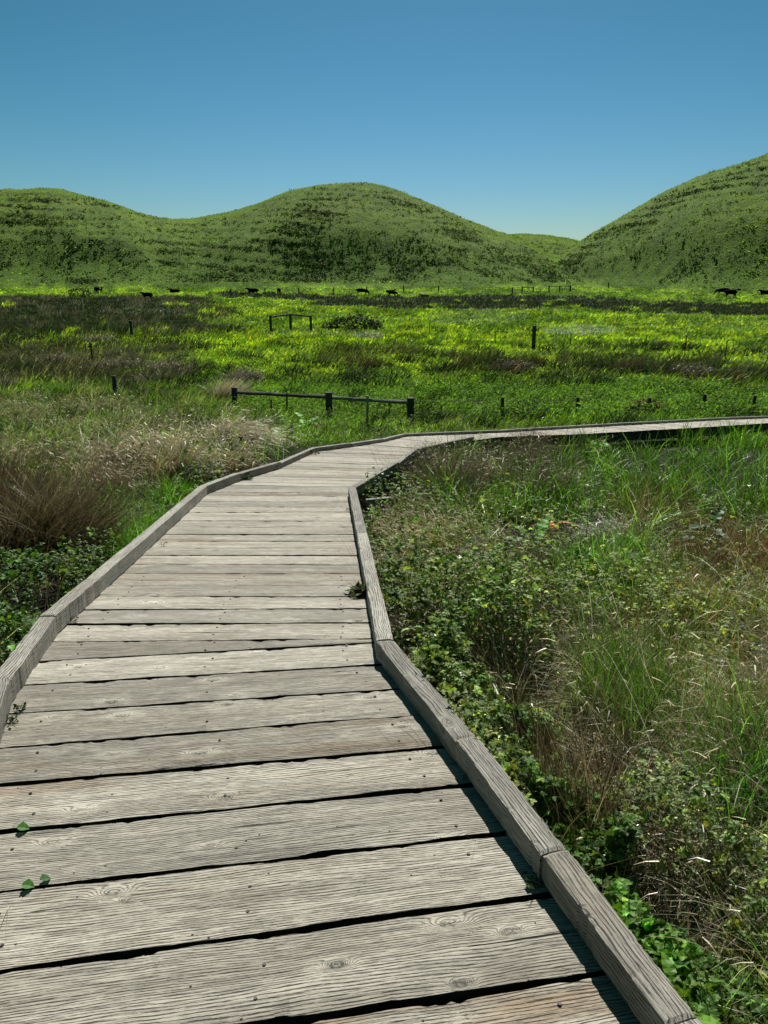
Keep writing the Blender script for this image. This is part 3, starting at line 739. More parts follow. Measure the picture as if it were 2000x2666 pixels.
def patch_pts(n, cq, cr, sq, sr, h=0.0, shape='g'):
    if shape == 'g': q = cq + R.normal(0, .5, n) * sq; r = cr + R.normal(0, .5, n) * sr
    else:
        a = U(0, 6.283, n); m = np.sqrt(U(0, 1, n)); q = cq + np.cos(a) * m * sq; r = cr + np.sin(a) * m * sr
    return at_ground(q, r, h)
def leafy(name, label, specs, mat, T=SMALL, kind='stuff', **kw):
    A = Acc()
    for (n, cq, cr, sq, sr, size, hgt, col) in specs:
        x, y = patch_pts(n, cq, cr, sq, sr, shape='e'); k = ~on_walk(x, y, .05); x, y = x[k], y[k]; n = len(x)
        P = gpts(x, y); cl = fbm(x * 2 / hgt * .4, y * 2 / hgt * .4, 2, 77); P[:, 2] += hgt * U(.1, 1, n) ** .7 * (.5 + cl)
        inst(A, T, P, U(0, 6.3, n), U(0, 1.0, n), U(0, 6.3, n), size * U(.6, 1.3, n), jit(col, n, .25, .08))
    return tag(A.build(name, mat), label, kind=kind)
M_GLOSS = foliage_mat('pale_glint_leaves', .2, .05, .4)  # white glints of meadow leaves are painted in as a pale leaf colour
leafy('glint_pale_weed', 'patches of weeds with glints painted as pale leaf colour in the meadow', [
    (2600, 1240, 830, 130, 22, .16, .35, (.24, .32, .20)), (2200, 1510, 868, 100, 12, .15, .35, (.34, .42, .32)),
    (1400, 850, 872, 170, 14, .14, .3, (.20, .28, .15)),
    (700, 960, 882, 40, 10, .14, .3, (.34, .38, .28)), (900, 1750, 830, 260, 14, .14, .3, (.22, .33, .12)), (700, 370, 812, 90, 8, .2, .3, (.26, .30, .22)),
    (1000, 700, 803, 140, 14, .16, .3, (.14, .22, .06)), (600, 170, 756, 120, 6, .22, .3, (.24, .32, .14)), (900, 1900, 850, 120, 12, .14, .3, (.20, .30, .10))], M_GLOSS)
leafy('meadow_herbs', 'leafy green herbs scattered through the meadow', [
    (9000, 620, 930, 480, 36, .12, .25, (.13, .24, .014)), (4000, 500, 960, 230, 26, .12, .3, (.12, .23, .014)),
    (16000, 1500, 1062, 900, 40, .10, .40, (.085, .175, .018)), (9000, 1100, 1010, 800, 30, .12, .3, (.06, .14, .014)),
    (5000, 700, 1085, 420, 32, .07, .35, (.07, .13, .018))], M_GRASS)

# ------------------------------------------------------------------ near vegetation masses (stuff)
def nearfield(A, n, poly_fn, L, W, th0, th1, col, K=4, azf=None, ja=.48, jh=.14, tip=None, grow=.03, h=.15, sink=.03):
    n = int(n * .85); W = W * 1.45
    q, r = poly_fn(n); x, y = at_ground(q, r, h)
    k = ~on_walk(x, y, grow); x, y = x[k], y[k]; n = len(x)
    if not n: return
    azz = U(0, 6.283, n) if azf is None else R.normal(azf[0], azf[1], n)
    # two thirds of the blades gather in clumps that share a lean, a vigour and a tone
    ci = R.integers(0, max(1, n // 34), n); m = ci.max() + 1; src = R.integers(0, n, m); cl = U(0, 1, n) < .68
    rad = np.abs(R.normal(0, .07, n)) * (1 + np.hypot(x, y) * .12); an = U(0, 6.283, n); x0_, y0_ = x.copy(), y.copy()
    x = np.where(cl, x0_[src][ci] + np.cos(an) * rad, x); y = np.where(cl, y0_[src][ci] + np.sin(an) * rad, y)
    azz = np.where(cl, azz[src][ci] + R.normal(0, .9, n), azz); vig = np.where(cl, U(.6, 1.35, m)[ci], 1.); tone = np.where(cl, np.exp(R.normal(0, .35, m))[ci], 1.)
    k = ~on_walk(x, y, grow); x, y, azz, vig, tone = x[k], y[k], azz[k], vig[k], tone[k]; n = len(x)
    P = gpts(x, y); P[:, 2] -= sink
    g = ss(.3, .68, fbm(x * 1.5, y * 1.5, 3, 63)) * 1.2 - .2; L = L * vig
    blades(A, P, L * U(.5, 1.15, n) * (.65 + .7 * g), W * U(.6, 1.35, n), azz, np.abs(R.normal(th0[0], th0[1], n)), np.abs(R.normal(th1[0], th1[1], n)), jit(col, n, ja, jh) * tone[:, None], K=K, tip=tip)
def ell(cq, cr, sq, sr, rot=0.):
    def f(n):
        a = U(0, 6.283, n); m = np.sqrt(U(0, 1, n)); u = np.cos(a) * m * sq; v = np.sin(a) * m * sr
        return cq + u * math.cos(rot) - v * math.sin(rot), cr + u * math.sin(rot) + v * math.cos(rot)
    return f
def box(q0, q1, r0, r1): return lambda n: (U(q0, q1, n), U(r0, r1, n))
BG = (.048, .115, .010); DG = (.022, .052, .010); OL = (.090, .105, .025); ST = (.40, .33, .19); BR = (.10, .058, .030); RU = (.050, .062, .020); PALE = (.55, .50, .38)
A = Acc()   # green grasses
for n, pf, L, W, t0, t1, c in [
    (9500, box(1150, 2350, 1115, 1340), .58, .0085, (.25, .15), (.9, .5), BG),
    (1200, box(1250, 2350, 1118, 1150), .62, .009, (.15, .12), (.8, .5), (.06, .14, .014)),
    (2200, box(1250, 2400, 1120, 1420), .60, .0085, (.4, .2), (1.4, .5), (.10, .21, .03)),
    (700, box(1250, 2400, 1120, 1400), .55, .007, (.5, .2), (1.6, .5), (.26, .36, .17)),
    (3500, box(950, 1500, 1140, 1300), .42, .006, (.2, .15), (.7, .5), DG),
    (3000, ell(1590, 1480, 140, 90), .32, .0055, (.3, .2), (.9, .5), (.06, .14, .014)),
    (2600, ell(1960, 2150, 150, 330), .34, .0040, (.25, .2), (.9, .5), (.05, .14, .014)),
    (1500, ell(1900, 1750, 190, 160), .33, .004, (.25, .2), (.9, .5), (.075, .16, .014)),
    (1800, ell(1930, 2480, 160, 240), .24, .0035, (.3, .2), (1.0, .5), (.075, .19, .014)),
    (1500, box(1200, 2250, 1420, 1900), .34, .0034, (.3, .25), (1.1, .6), (.06, .075, .02)),
    (1500, ell(1640, 1800, 130, 110), .36, .0032, (.12, .1), (.6, .4), (.05, .11, .012)),
    (2400, ell(1900, 1620, 200, 110), .34, .0036, (.3, .2), (1., .5), (.10, .14, .02)),
    (4500, ell(380, 1350, 210, 75, -.35), .36, .0065, (.2, .15), (.8, .5), (.07, .19, .012)),
    (6500, box(-400, 420, 1150, 1350), .45, .0065, (.2, .15), (.8, .5), (.05, .115, .012)),
    (4500, box(-400, 600, 1040, 1230), .6, .008, (.2, .15), (.9, .5), (.06, .12, .015)),
    (11000, box(-500, 950, 1000, 1190), .46, .009, (.25, .2), (.8, .5), (.035, .080, .012)),
    (2500, box(-500, 950, 1000, 1190), .42, .008, (.35, .2), (1.2, .5), (.12, .20, .03)),
    (4000, box(500, 1350, 1050, 1150), .34, .011, (.25, .2), (.9, .5), (.07, .135, .014)),
    (1800, ell(1180, 1115, 110, 24), .36, .010, (.6, .3), (1.3, .5), (.20, .26, .05))]:
    nearfield(A, n, pf, L, W, t0, t1, c)
tag(A.build('tall_grass', M_NEAR), 'tall green grass on both sides of the boardwalk', kind='stuff')
A = Acc()   # dead straw and thin stems
for n, pf, L, W, t0, t1, c, azf in [
    (3600, box(960, 2300, 1300, 2100), .42, .0026, (.6, .35), (1.5, .7), ST, None),
    (3000, box(1000, 2300, 1320, 2500), .50, .0019, (.9, .35), (.7, .5), PALE, None),
    (2200, box(1050, 2300, 1250, 2300), .38, .0022, (.3, .25), (.9, .6), OL, None),
    (7500, ell(1290, 1215, 250, 90), .56, .0036, (.2, .18), (.7, .5), (.085, .072, .045), None),
    (1500, ell(1290, 1235, 220, 85), .5, .0035, (.3, .2), (1.3, .5), (.3, .25, .16), None),
    (3200, ell(1960, 1400, 220, 80), .38, .0034, (.15, .12), (.4, .3), (.125, .085, .045), None),
    (2200, ell(1700, 1330, 130, 60), .38, .0038, (.15, .15), (.5, .3), (.13, .10, .05), None),
    (1500, ell(1430, 2050, 150, 180), .44, .0018, (.2, .15), (.6, .4), (.08, .06, .034), None),
    (1900, ell(1560, 2180, 170, 180), .42, .0022, (.15, .12), (.6, .4), RU, None),
    (1500, ell(1150, 1400, 190, 90), .50, .0030, (.6, .3), (1.5, .5), (.36, .32, .15), (-1.2, .6)),
    (1000, ell(1500, 2000, 400, 400), .45, .0017, (.5, .3), (1.1, .6), (.38, .33, .22), (-1.0, .7)),
    (3500, ell(1900, 1550, 260, 150), .34, .0028, (.3, .2), (1., .6), (.19, .16, .06), None),
    (1500, ell(1960, 1800, 220, 160), .4, .0022, (.4, .2), (1.2, .6), (.27, .17, .07), None),
    (6000, box(-500, 640, 1020, 1210), .50, .0060, (.25, .2), (.9, .5), (.12, .10, .055), None),
    (6500, box(-500, 640, 1000, 1240), .62, .0065, (.2, .2), (1.2, .5), (.42, .38, .20), (1.7, .7)),
    (3000, box(-500, 640, 1010, 1240), .60, .0060, (.2, .2), (.9, .5), (.12, .115, .05), (1.7, .8)),
    (2600, box(-400, 640, 1160, 1330), .4, .004, (.3, .2), (.9, .5), (.17, .13, .07), None),
    (3000, box(560, 1350, 1060, 1150), .36, .007, (.5, .3), (1., .5), (.22, .20, .11), None),
    (1500, ell(230, 1100, 200, 60), .55, .005, (.3, .2), (1.1, .5), (.42, .36, .24), (1.7, .5))]:
    nearfield(A, n, pf, L, W, t0, t1, c, azf=azf, K=5)
def heads(A, P, azz, L, W, col, frac):
    """drooping seed heads on the tips of blades"""
    k = U(0, 1, len(P)) < frac; P = P[k]; n = len(P); blades(A, P, L * U(.6, 1.5, n), W * U(.7, 1.5, n), azz[k] + R.normal(0, .5, n), U(1.0, 2.0, n), U(.2, 1., n), jit(col, n, .4, .06), K=2)
def mounds(A, n, pf, rad, L, W, m, col, tip, azf, h=.1, th=(.5, 1.6), hd=.5):
    q, r = pf(n); X_, Y_ = at_ground(q, r, h)
    for x0, y0 in zip(X_, Y_):
        k_ = int(m * U(.5, 1.3)); a = U(0, 6.283, k_); rr_ = np.sqrt(U(0, 1, k_)) * rad * U(.6, 1.3); x = x0 + np.cos(a) * rr_; y = y0 + np.sin(a) * rr_; k = ~on_walk(x, y, .05); x, y, a, rr_ = x[k], y[k], a[k], rr_[k]; k_ = len(x)
        if k_ < 5: continue
        azz = np.where(U(0, 1, k_) < .6, R.normal(azf[0], azf[1], k_), np.pi / 2 - a); f_ = math.exp(R.normal(0, .3)); tp = np.asarray(tip) * math.exp(R.normal(0, .35))
        tp_ = blades(A, gpts(x, y) - np.array((0, 0, .02)), L * U(.75, 1.25) * U(.5, 1.1, k_), W * U(.6, 1.4, k_), azz, th[0] * (rr_ / rad) * U(.5, 1.4, k_), th[1] * U(.3, 1.2, k_), jit(col, k_, .4, .1) * f_, K=5, tip=tp)
        if hd: heads(A, tp_, azz, L * .13, W * 1.5, tp, hd)
mounds(A, 24, box(-350, 640, 1035, 1240), .38, .75, .012, 260, (.045, .045, .020), (.42, .38, .22), (1.7, .8), hd=.3)
mounds(A, 12, box(-400, 420, 1010, 1120), .5, .8, .016, 220, (.035, .050, .016), (.30, .30, .15), (1.7, .8))
mounds(A, 10, box(-350, 300, 1230, 1400), .25, .65, .006, 420, (.045, .038, .022), (.20, .155, .10), (1.2, .9), th=(.4, .8))
mounds(A, 26, box(1050, 2250, 1330, 2100), .16, .46, .0042, 150, (.045, .048, .018), (.46, .40, .24), (-1.2, 1.1), hd=.2)
mounds(A, 10, box(1500, 2250, 1700, 2500), .12, .42, .0030, 170, (.04, .05, .018), (.50, .44, .28), (-1.2, 1.1), hd=.2)
mounds(A, 12, box(1050, 1500, 1140, 1300), .3, .60, .006, 300, (.035, .034, .02), (.17, .145, .10), (.3, 1.5), th=(.3, .8))
A_ = A; A = Acc()
for n, pf, rad, L, W, m, col, tip in ((260, box(-500, 2600, 975, 1120), .45, .68, .022, 110, (.014, .034, .008), (.030, .065, .014)), (170, box(-400, 2500, 890, 1000), .9, .95, .05, 80, (.014, .030, .010), (.045, .070, .025)),
                                      (110, box(-400, 620, 775, 900), 1.8, 1.1, .09, 70, (.020, .032, .013), (.075, .085, .055)), (50, box(500, 2500, 800, 890), 1.2, .7, .08, 60, (.025, .055, .012), (.06, .11, .02)),
                                      (50, box(-400, 520, 900, 1010), 1.0, .95, .035, 130, (.022, .030, .014), (.20, .185, .14))):
    mounds(A, n, pf, rad, L, W, m, col, tip, (1.8, .7), h=.2, hd=0)
tag(A.build('rush_tufts', M_FAR), 'scattered dark rush tufts over the meadow', kind='stuff'); A = A_
tag(A.build('dry_grass', M_DRY), 'dead straw coloured grass and thin stems tangled beside the boardwalk', kind='stuff')
# brambles
def bramble(A, S, n, pf, size, hgt, col, h=.15, T=TRI, lump=2.2, flat=.85, base=0.0, grow=.0):
    q, r = pf(n); x, y = at_ground(q, r, h); k = ~on_walk(x, y, grow); x, y = x[k], y[k]; n = len(x)
    P = gpts(x, y); g = fbm(x * lump, y * lump, 3, 67); f = U(0, 1, n) ** .45
    g = ss(.28, .68, fbm(x * 1.6, y * 1.6, 3, 67)); P[:, 2] += base + hgt * f * (.15 + 1.35 * g)
    kk = fbm(x * 4, y * 4, 2, 69) + U(-.15, .15, n) > .42; P, x, y, f = P[kk], x[kk], y[kk], f[kk]; n = len(x)
    c = jit(col, n, .42, .10); yl = U(0, 1, n) < .16; c[yl] *= np.array((1.9, 1.8, 1.2))
    inst(A, T, P, U(0, 6.3, n), np.abs(R.normal(0, flat, n)), U(0, 6.3, n), size * U(.55, 1.3, n), c)
    if S is not None:
        m = n // 5; i = R.integers(0, n, m); Q = P[i].copy(); Q[:, 2] = ground(Q[:, 0], Q[:, 1])
        blades(S, Q, (P[i, 2] - Q[:, 2]) * 1.3 + .05, .003, U(0, 6.3, m), U(.1, .7, m), U(0, .8, m), jit((.06, .05, .022), m, .3, .1), K=3)
A = Acc(); S = Acc()
def along(poly_q, width_q):
    """samples beside a curb line given in photo columns/rows: (q, r, width) stations"""
    P = np.array(poly_q, float)
    def f(n):
        t = U(0, len(P) - 1.001, n); i = t.astype(int); u = t - i
        p = P[i] * (1 - u)[:, None] + P[i + 1] * u[:, None]
        s = U(0, 1, n) ** 1.2
        return p[:, 0] + s * p[:, 2], p[:, 1] + R.normal(0, 14, n)
    return f
CB = (.048, .098, .020)
strip = along([(935, 1300, 230), (970, 1450, 330), (1030, 1640, 330), (1130, 1760, 300), (1260, 1930, 230), (1380, 2080, 190), (1500, 2230, 170), (1640, 2400, 200), (1790, 2580, 330), (1960, 2780, 500)], None)
bramble(A, S, 11000, strip, .030, .38, (.045, .092, .020), h=.22, base=.05)
bramble(A, S, 5600, along([(935, 1300, 380), (970, 1450, 480), (1030, 1640, 420), (1130, 1760, 300), (1260, 1930, 260)], None), .027, .38, (.085, .125, .035), h=.25, base=.05)
bramble(A, S, 13000, box(1050, 2250, 1320, 2500), .022, .42, (.085, .12, .040), h=.18, lump=2.)
bramble(A, None, 3500, box(1050, 2250, 1380, 2300), .014, .44, (.24, .26, .13), h=.2, T=SMALL)
bramble(A, S, 4500, ell(1480, 1640, 420, 200), .023, .42, (.12, .16, .055), h=.18)
bramble(A, S, 1500, along([(900, 1330, 160), (1000, 1250, 200), (1100, 1190, 260), (1300, 1170, 260)], None), .036, .30, (.05, .085, .022), h=.1)
bramble(A, S, 900, along([(1500, 2230, 110), (1640, 2400, 150), (1790, 2580, 260), (1960, 2780, 300)], None), .030, .24, (.052, .112, .020), h=.28, base=.16)
bramble(A, S, 2200, ell(330, 1290, 260, 45, -.1), .034, .28, (.035, .075, .015), h=.1)
bramble(A, S, 3500, box(-400, 640, 1060, 1260), .045, .5, (.06, .105, .022), h=.2)
bramble(A, S, 2600, ell(820, 1135, 280, 50, -.1), .034, .30, (.055, .09, .02), h=.05)
bramble(A, S, 1300, ell(150, 1500, 200, 70, -.55), .034, .2, (.03, .06, .014), h=.1)
bramble(A, S, 1300, ell(20, 1640, 130, 130, -.55), .038, .26, (.045, .10, .018), h=.15, T=ROUND)
bramble(A, S, 2600, box(-300, 170, 1540, 1780), .034, .26, (.03, .07, .015), h=.1, base=.03)
bramble(A, S, 600, ell(1930, 2600, 160, 120), .034, .28, (.05, .11, .018), h=.2, T=ROUND)
bramble(A, None, 700, along([(120, 1560, -45), (260, 1475, -60), (540, 1250, -80)], None), .026, .30, (.05, .09, .018), h=.2)
tag(A.build('bramble_thicket', M_LEAF), 'low bramble leaves crowding both edges of the boardwalk', kind='stuff')
tag(S.build('bramble_stems', M_DRY), 'thin brown bramble stems under the leaves', kind='stuff')
# the same cover carried on to both sides, a few steps off the walk
def wide(n):
    x = np.concatenate([U(-6, -1.2, n // 2), U(.6, 6.5, n - n // 2)]); y = U(-1.2, 7, n); z_ = ground(x, y); q, r, d = pix(x, y, z_ + .3)
    k = ~on_walk(x, y, .05) & ((q < -60) | (q > 2060) | (r > 2700) | (d < .3)); return x[k], y[k]
A = Acc(); x, y = wide(26000); n = len(x); P = gpts(x, y); g = ss(.28, .68, fbm(x * 1.6, y * 1.6, 3, 67)); P[:, 2] += (.05 + .36 * g) * U(0, 1, n) ** .45
inst(A, TRI, P, U(0, 6.3, n), np.abs(R.normal(0, .8, n)), U(0, 6.3, n), .034 * U(.55, 1.3, n), jit((.055, .095, .022), n, .42, .1))
tag(A.build('bramble_thicket', M_LEAF), 'brambles farther off to both sides of the boardwalk', kind='stuff')
A = Acc(); x, y = wide(30000); n = len(x); c = jit(BG, n, .4, .12); s = U(0, 1, n) < .45; c[s] = jit(ST, int(s.sum()), .5, .1)
blades(A, gpts(x, y), .42 * U(.5, 1.3, n), .0055 * U(.6, 1.4, n), U(0, 6.3, n), np.abs(R.normal(.3, .2, n)), np.abs(R.normal(.9, .5, n)), c, K=4)
tag(A.build('tall_grass', M_NEAR), 'mixed grass farther off to both sides of the boardwalk', kind='stuff')
# dead litter close to the soil
A = Acc(); x, y = at_ground(U(-500, 2500, 26000), U(1180, 2850, 26000)); k = ~on_walk(x, y, .0); x, y = x[k], y[k]; n = len(x); P = gpts(x, y); P[:, 2] += U(0, .10, n)
blades(A, P, U(.08, .28, n), U(.002, .005, n), U(0, 6.3, n), U(1.0, 1.5, n), U(0, .4, n), jit((.11, .09, .05), n, .5, .15), K=2)
tag(A.build('plant_litter', M_DRY), 'dead plant litter on the marsh soil', kind='stuff')

# ------------------------------------------------------------------ plants one can tell apart
def tussock(cq, cr, rad, L, W, n_, col, label, group=None, azf=None, th=(.45, 1.3), name='grass_tussock', cat='grass tussock', col2=None, mat=None, h=0.1, spread=.55, tip=None):
    n = int(n_ * .55); W = W * 1.15; x0, y0 = [float(v) for v in at_ground(cq, cr, h)]; z0 = float(ground(np.array(x0), np.array(y0)))
    a = U(0, 6.283, n); m = np.sqrt(U(0, 1, n)) * rad; x = x0 + np.cos(a) * m; y = y0 + np.sin(a) * m; k = ~on_walk(x, y, .04); x, y, a, m = x[k], y[k], a[k], m[k]; n = len(x)
    P = gpts(x, y); P[:, 2] -= .02
    azz = np.pi / 2 - a + R.normal(0, .5, n) if azf is None else np.where(U(0, 1, n) < .8, R.normal(azf[0], azf[1], n), U(0, 6.3, n))
    c = jit(col, n, .45, .08); W = W * 1.7
    if col2 is not None: s = U(0, 1, n) < .45; c[s] = jit(col2, int(s.sum()), .4, .08)
    A = Acc(); tp_ = blades(A, P, L * U(.5, 1.1, n), W * U(.6, 1.4, n), azz, th[0] * (m / rad) * spread * 2 * U(.5, 1.3, n), th[1] * U(.4, 1.2, n), c * (1 if tip is None else .28), K=6, tip=tip)
    if tip is not None and name == 'grass_tussock': heads(A, tp_, azz, L * .12, W * 1.4, tip, .32)
    return tag(A.build(name, mat or M_DRY, loc=(x0, y0, z0)), label, cat, group)
TG = 'wind-bent grass tussocks left of the boardwalk'
tussock(300, 1215, .50, .95, .0050, 3200, (.40, .34, .23), 'pale straw tussock with drooping seed heads, nearer the left picture edge', TG, (1.7, .8), (.5, 1.7), col2=(.17, .15, .07), tip=(.52, .46, .31))
tussock(575, 1165, .75, 1.0, .0065, 4600, (.52, .46, .34), 'largest cream coloured tussock bent over beside the broad leaved dock', TG, (1.6, .7), (.6, 1.9), col2=(.2, .18, .09), tip=(.60, .54, .37))
tussock(480, 1235, .40, .60, .0045, 1800, (.20, .17, .09), 'olive brown tussock directly above the corner of the left curb', TG, (1.4, .8), (.5, 1.6), tip=(.34, .30, .17))
tussock(120, 1430, .46, .95, .0034, 5600, (.072, .060, .034), 'dense reddish brown rush clump leaning over at the left edge', None, (.9, 1.2), (.6, .9), name='rush_clump', cat='rush clump', col2=(.06, .085, .03), tip=(.19, .16, .09))
tussock(-30, 1400, .42, .92, .0034, 3600, (.09, .066, .04), 'half cropped brown rush clump against the left picture edge', None, (1.2, .9), (.3, .7), name='rush_clump', cat='rush clump')
tussock(590, 1035, .55, 1.15, .007, 1500, (.34, .32, .22), 'tall pale grass stems leaning left of the split rail fence', TG, (1.9, .5), (.5, 1.1))
MG = 'grey windblown tussocks in the middle meadow'
for q, r, s, lab in [(300, 965, 1.5, 'biggest silver grey tussock blown to the right, standing behind the lone fence post'), (150, 945, 1.4, 'grey brown tussock at the far left of the middle meadow'),
                     (420, 975, 1.0, 'dark rounded tussock just right of the biggest grey one'), (620, 1000, .75, 'small mauve grey tussock right behind the left end of the rail fence'),
                     (250, 890, 1.2, 'dim grey tussock beyond the slender stake in the green strip'), (1320, 975, 1.1, 'mauve brown rush tuft in the middle of the brown rush band'),
                     (1780, 985, 1.0, 'brown rush tuft toward the right end of the brown rush band')]:
    tussock(q, r, s, .95, .018, 1300, (.150, .140, .105) if q < 1000 else (.15, .115, .075), lab, MG, (1.8, .5), (.45, 1.5), col2=(.05, .055, .03), h=0, tip=(.22, .20, .15) if q < 1000 else (.09, .075, .05))
tussock(1620, 1390, .26, .46, .0038, 750, (.60, .56, .44), 'whitish dead tussock arching over a dark hollow right of the boardwalk', None, (-1.2, .9), (.6, 2.0), col2=(.2, .18, .1), tip=(.7, .66, .54))
tussock(2010, 1830, .20, .50, .0026, 700, (.52, .46, .32), 'cream coloured tussock drooping at the right picture edge', None, (-1.2, .6), (.6, 1.9), col2=(.2, .17, .09), tip=(.62, .54, .36))
tussock(1110, 1400, .30, .55, .0030, 900, (.40, .36, .17), 'yellowish straw tuft fanning leftward over the brambles', None, (-1.3, .6), (.7, 1.5), col2=(.14, .15, .05))
tussock(1000, 1195, .18, .60, .0030, 260, (.03, .045, .018), 'sparse dark rushes standing up against the pale deck at the bend', None, None, (.25, .35), name='rush_clump', cat='rush clump', h=.0)
tussock(1500, 2120, .20, .60, .0018, 900, (.085, .062, .036), 'fine chestnut brown rush clump right of the curb joint', None, (-.5, 1.), (.3, .6), name='rush_clump', cat='rush clump', col2=(.28, .23, .14))
tussock(1175, 1118, .65, .50, .010, 1000, (.26, .33, .09), 'yellow green grass mound behind the far curb', None, (1.6, .6), (.7, 1.8), mat=M_GRASS, h=.0)
# broad leaved docks, a fern, a flower
def dock(cq, cr, n, size, col, label, name='dock_plant', cat='broad leaved plant', h=.15, extra=None, flower=None):
    x0, y0 = [float(v) for v in at_ground(cq, cr, h)]; z0 = float(ground(np.array(x0), np.array(y0)))
    root = tag(empty(name, (x0, y0, z0)), label, cat); T = leaf_T(wid=.42, fold=.12, droop=.5, serr=.03, pts=9)
    LA_ = Acc(); SA = Acc(); yaw = np.linspace(0, 6.28, n, endpoint=False) + R.normal(0, .25, n); P = np.zeros((n, 3)); P[:, 2] = U(.08, .30, n)
    P[:, 0] = np.cos(yaw) * .04; P[:, 1] = np.sin(yaw) * .04
    tz = yaw + math.pi / 2
    inst(LA_, T, P, yaw, -U(.3, 1.0, n), tz, size * U(.7, 1.2, n), jit(col, n, .2, .06)); blades(SA, P * np.array((.2, .2, 0)), P[:, 2] * 1.1, .008, np.pi / 2 - yaw, .1, .1, jit((.1, .12, .03), n), K=2)
    LA_.build('leaves', M_LEAF, root); SA.build('stalk', M_DRY, root)
    if flower:
        FA = Acc(); m = 14; P = np.tile(np.array([[.05, -.12, .30]]), (m, 1)) + R.normal(0, .012, (m, 3)); inst(FA, SMALL, P, np.linspace(0, 6.28, m), -U(.2, .8, m), np.linspace(0, 6.28, m) + math.pi / 2, .07, jit(flower, m, .15, .08)); FA.build('flower', M_GRASS, root)
dock(690, 1145, 11, .42, (.075, .16, .02), 'broad leaved plant with an orange flower behind the left curb', flower=(.75, .26, .01), h=.1)
dock(795, 1120, 7, .40, (.09, .22, .02), 'upright bright green dock plant between rail fence and left curb', h=.05)
dock(1390, 1420, 9, .24, (.06, .16, .02), 'broad leaved dock shading a dark hollow right of the boardwalk', h=.15)
dock(1840, 1420, 7, .24, (.025, .06, .02), 'dark bluish leaved dock near the right picture edge', h=.15)
dock(1560, 1175, 6, .3, (.07, .17, .02), 'small dock at the outer edge of the far boardwalk', h=.05)
dock(1770, 2600, 8, .09, (.08, .18, .02), 'bright young broad leaved plant beside the nearest curb', h=.3)
dock(1440, 1360, 4, .14, (.42, .15, .02), 'withered orange leaves beside the shaded dock', name='withered_dock', h=.2)
def fern(cq, cr, label, n=14, L=.34, col=(.085, .22, .02)):
    x0, y0 = [float(v) for v in at_ground(cq, cr, .15)]; z0 = float(ground(np.array(x0), np.array(y0)))
    A = Acc()
    for k in range(n):
        a = U(0, 6.28); tl = U(.3, 1.0); m = 26; s = np.linspace(.15, 1, m); ang = tl + s * .7
        px_ = np.cumsum(np.sin(ang)) * L / m; pz = np.cumsum(np.cos(ang)) * L / m
        for sd_ in (1, -1):
            P = np.stack([px_ * math.cos(a), px_ * math.sin(a), pz], 1)
            inst(A, SMALL, P, np.full(m, a + sd_ * 1.2), U(0, .4, m), U(0, 6.3, m), .085 * np.sin(s * 2.8) + .01, jit(col, m, .15, .05))
    return tag(A.build('fern', M_GRASS, loc=(0, 0, 0)), label, 'fern')
def shift(o, cq, cr, h=.15):
    x0, y0 = [float(v) for v in at_ground(cq, cr, h)]; o.location = (x0, y0, float(ground(np.array(x0), np.array(y0))) + .05)
f1 = fern(0, 0, 'bright green fern in the middle of the tangle right of the boardwalk'); shift(f1, 1560, 1490)
f2 = fern(0, 0, 'smaller fern with yellowish fronds above the dark hollow', n=9, L=.26, col=(.13, .22, .02)); shift(f2, 1660, 1510)
# bushes and heaps in the meadow
def bush(cq, cr, rx, ry, hz, n, size, col, label, name='bush', cat='bush', mat=None, T=SMALL, group=None):
    x0, y0 = [float(v) for v in at_ground(cq, cr)]; z0 = float(ground(np.array(x0), np.array(y0))); root = tag(empty(name, (x0, y0, z0 - .05)), label, cat, group)
    A = Acc(); d = R.normal(0, 1, (n, 3)); d /= np.linalg.norm(d, axis=1)[:, None]; d[:, 2] = np.abs(d[:, 2]); lump = .75 + .5 * fbm(d[:, 0] * 2.5 + cq, d[:, 1] * 2.5 + d[:, 2] * 2, 3, 7)
    rad = U(.55, 1, n) ** .5 * lump; P = d * rad[:, None] * np.array((rx, ry, hz)); inst(A, T, P, U(0, 6.3, n), U(0, 1.2, n), U(0, 6.3, n), size * U(.5, 1.4, n), jit(col, n, .35, .1))
    A.build('foliage' if mat is None else 'stems', mat or M_SCRUB, root)
    S_ = Acc(); m = 14; blades(S_, np.zeros((m, 3)), hz * .9, .03, U(0, 6.3, m), U(.1, .9, m), .2, jit((.06, .05, .03), m), K=3); S_.build('stem', M_DRY, root)
    return root
bush(920, 862, 3.3, 1.6, 1.5, 1500, .30, (.022, .042, .016), 'low dark green bush right of the mid meadow brace')
bush(1680, 1082, .75, .4, .48, 1300, .12, (.10, .07, .045), 'heap of dead brown twigs behind the far boardwalk', name='brush_heap', cat='brush heap', mat=M_DRY)
bush(960, 886, 1.3, .7, .6, 500, .16, (.22, .24, .18), 'small grey leaved bush in front of the low dark bush')
bush(208, 772, 3.2, 2., 2.2, 500, .5, (.02, .035, .015), 'round dark bush beside the pair of cows on the left')
bush(1895, 752, 2.2, 1.4, 1.0, 300, .4, (.045, .07, .03), 'low grey green bush at the hill foot above the two standing cows')
bush(1505, 1075, .4, .3, .3, 350, .09, (.28, .27, .22), 'pale twiggy clump around a short post behind the far boardwalk')
bush(1245, 1070, .35, .3, .3, 300, .08, (.20, .20, .16), 'grey twiggy clump left of the short post behind the bend', name='brush_heap', cat='brush heap')

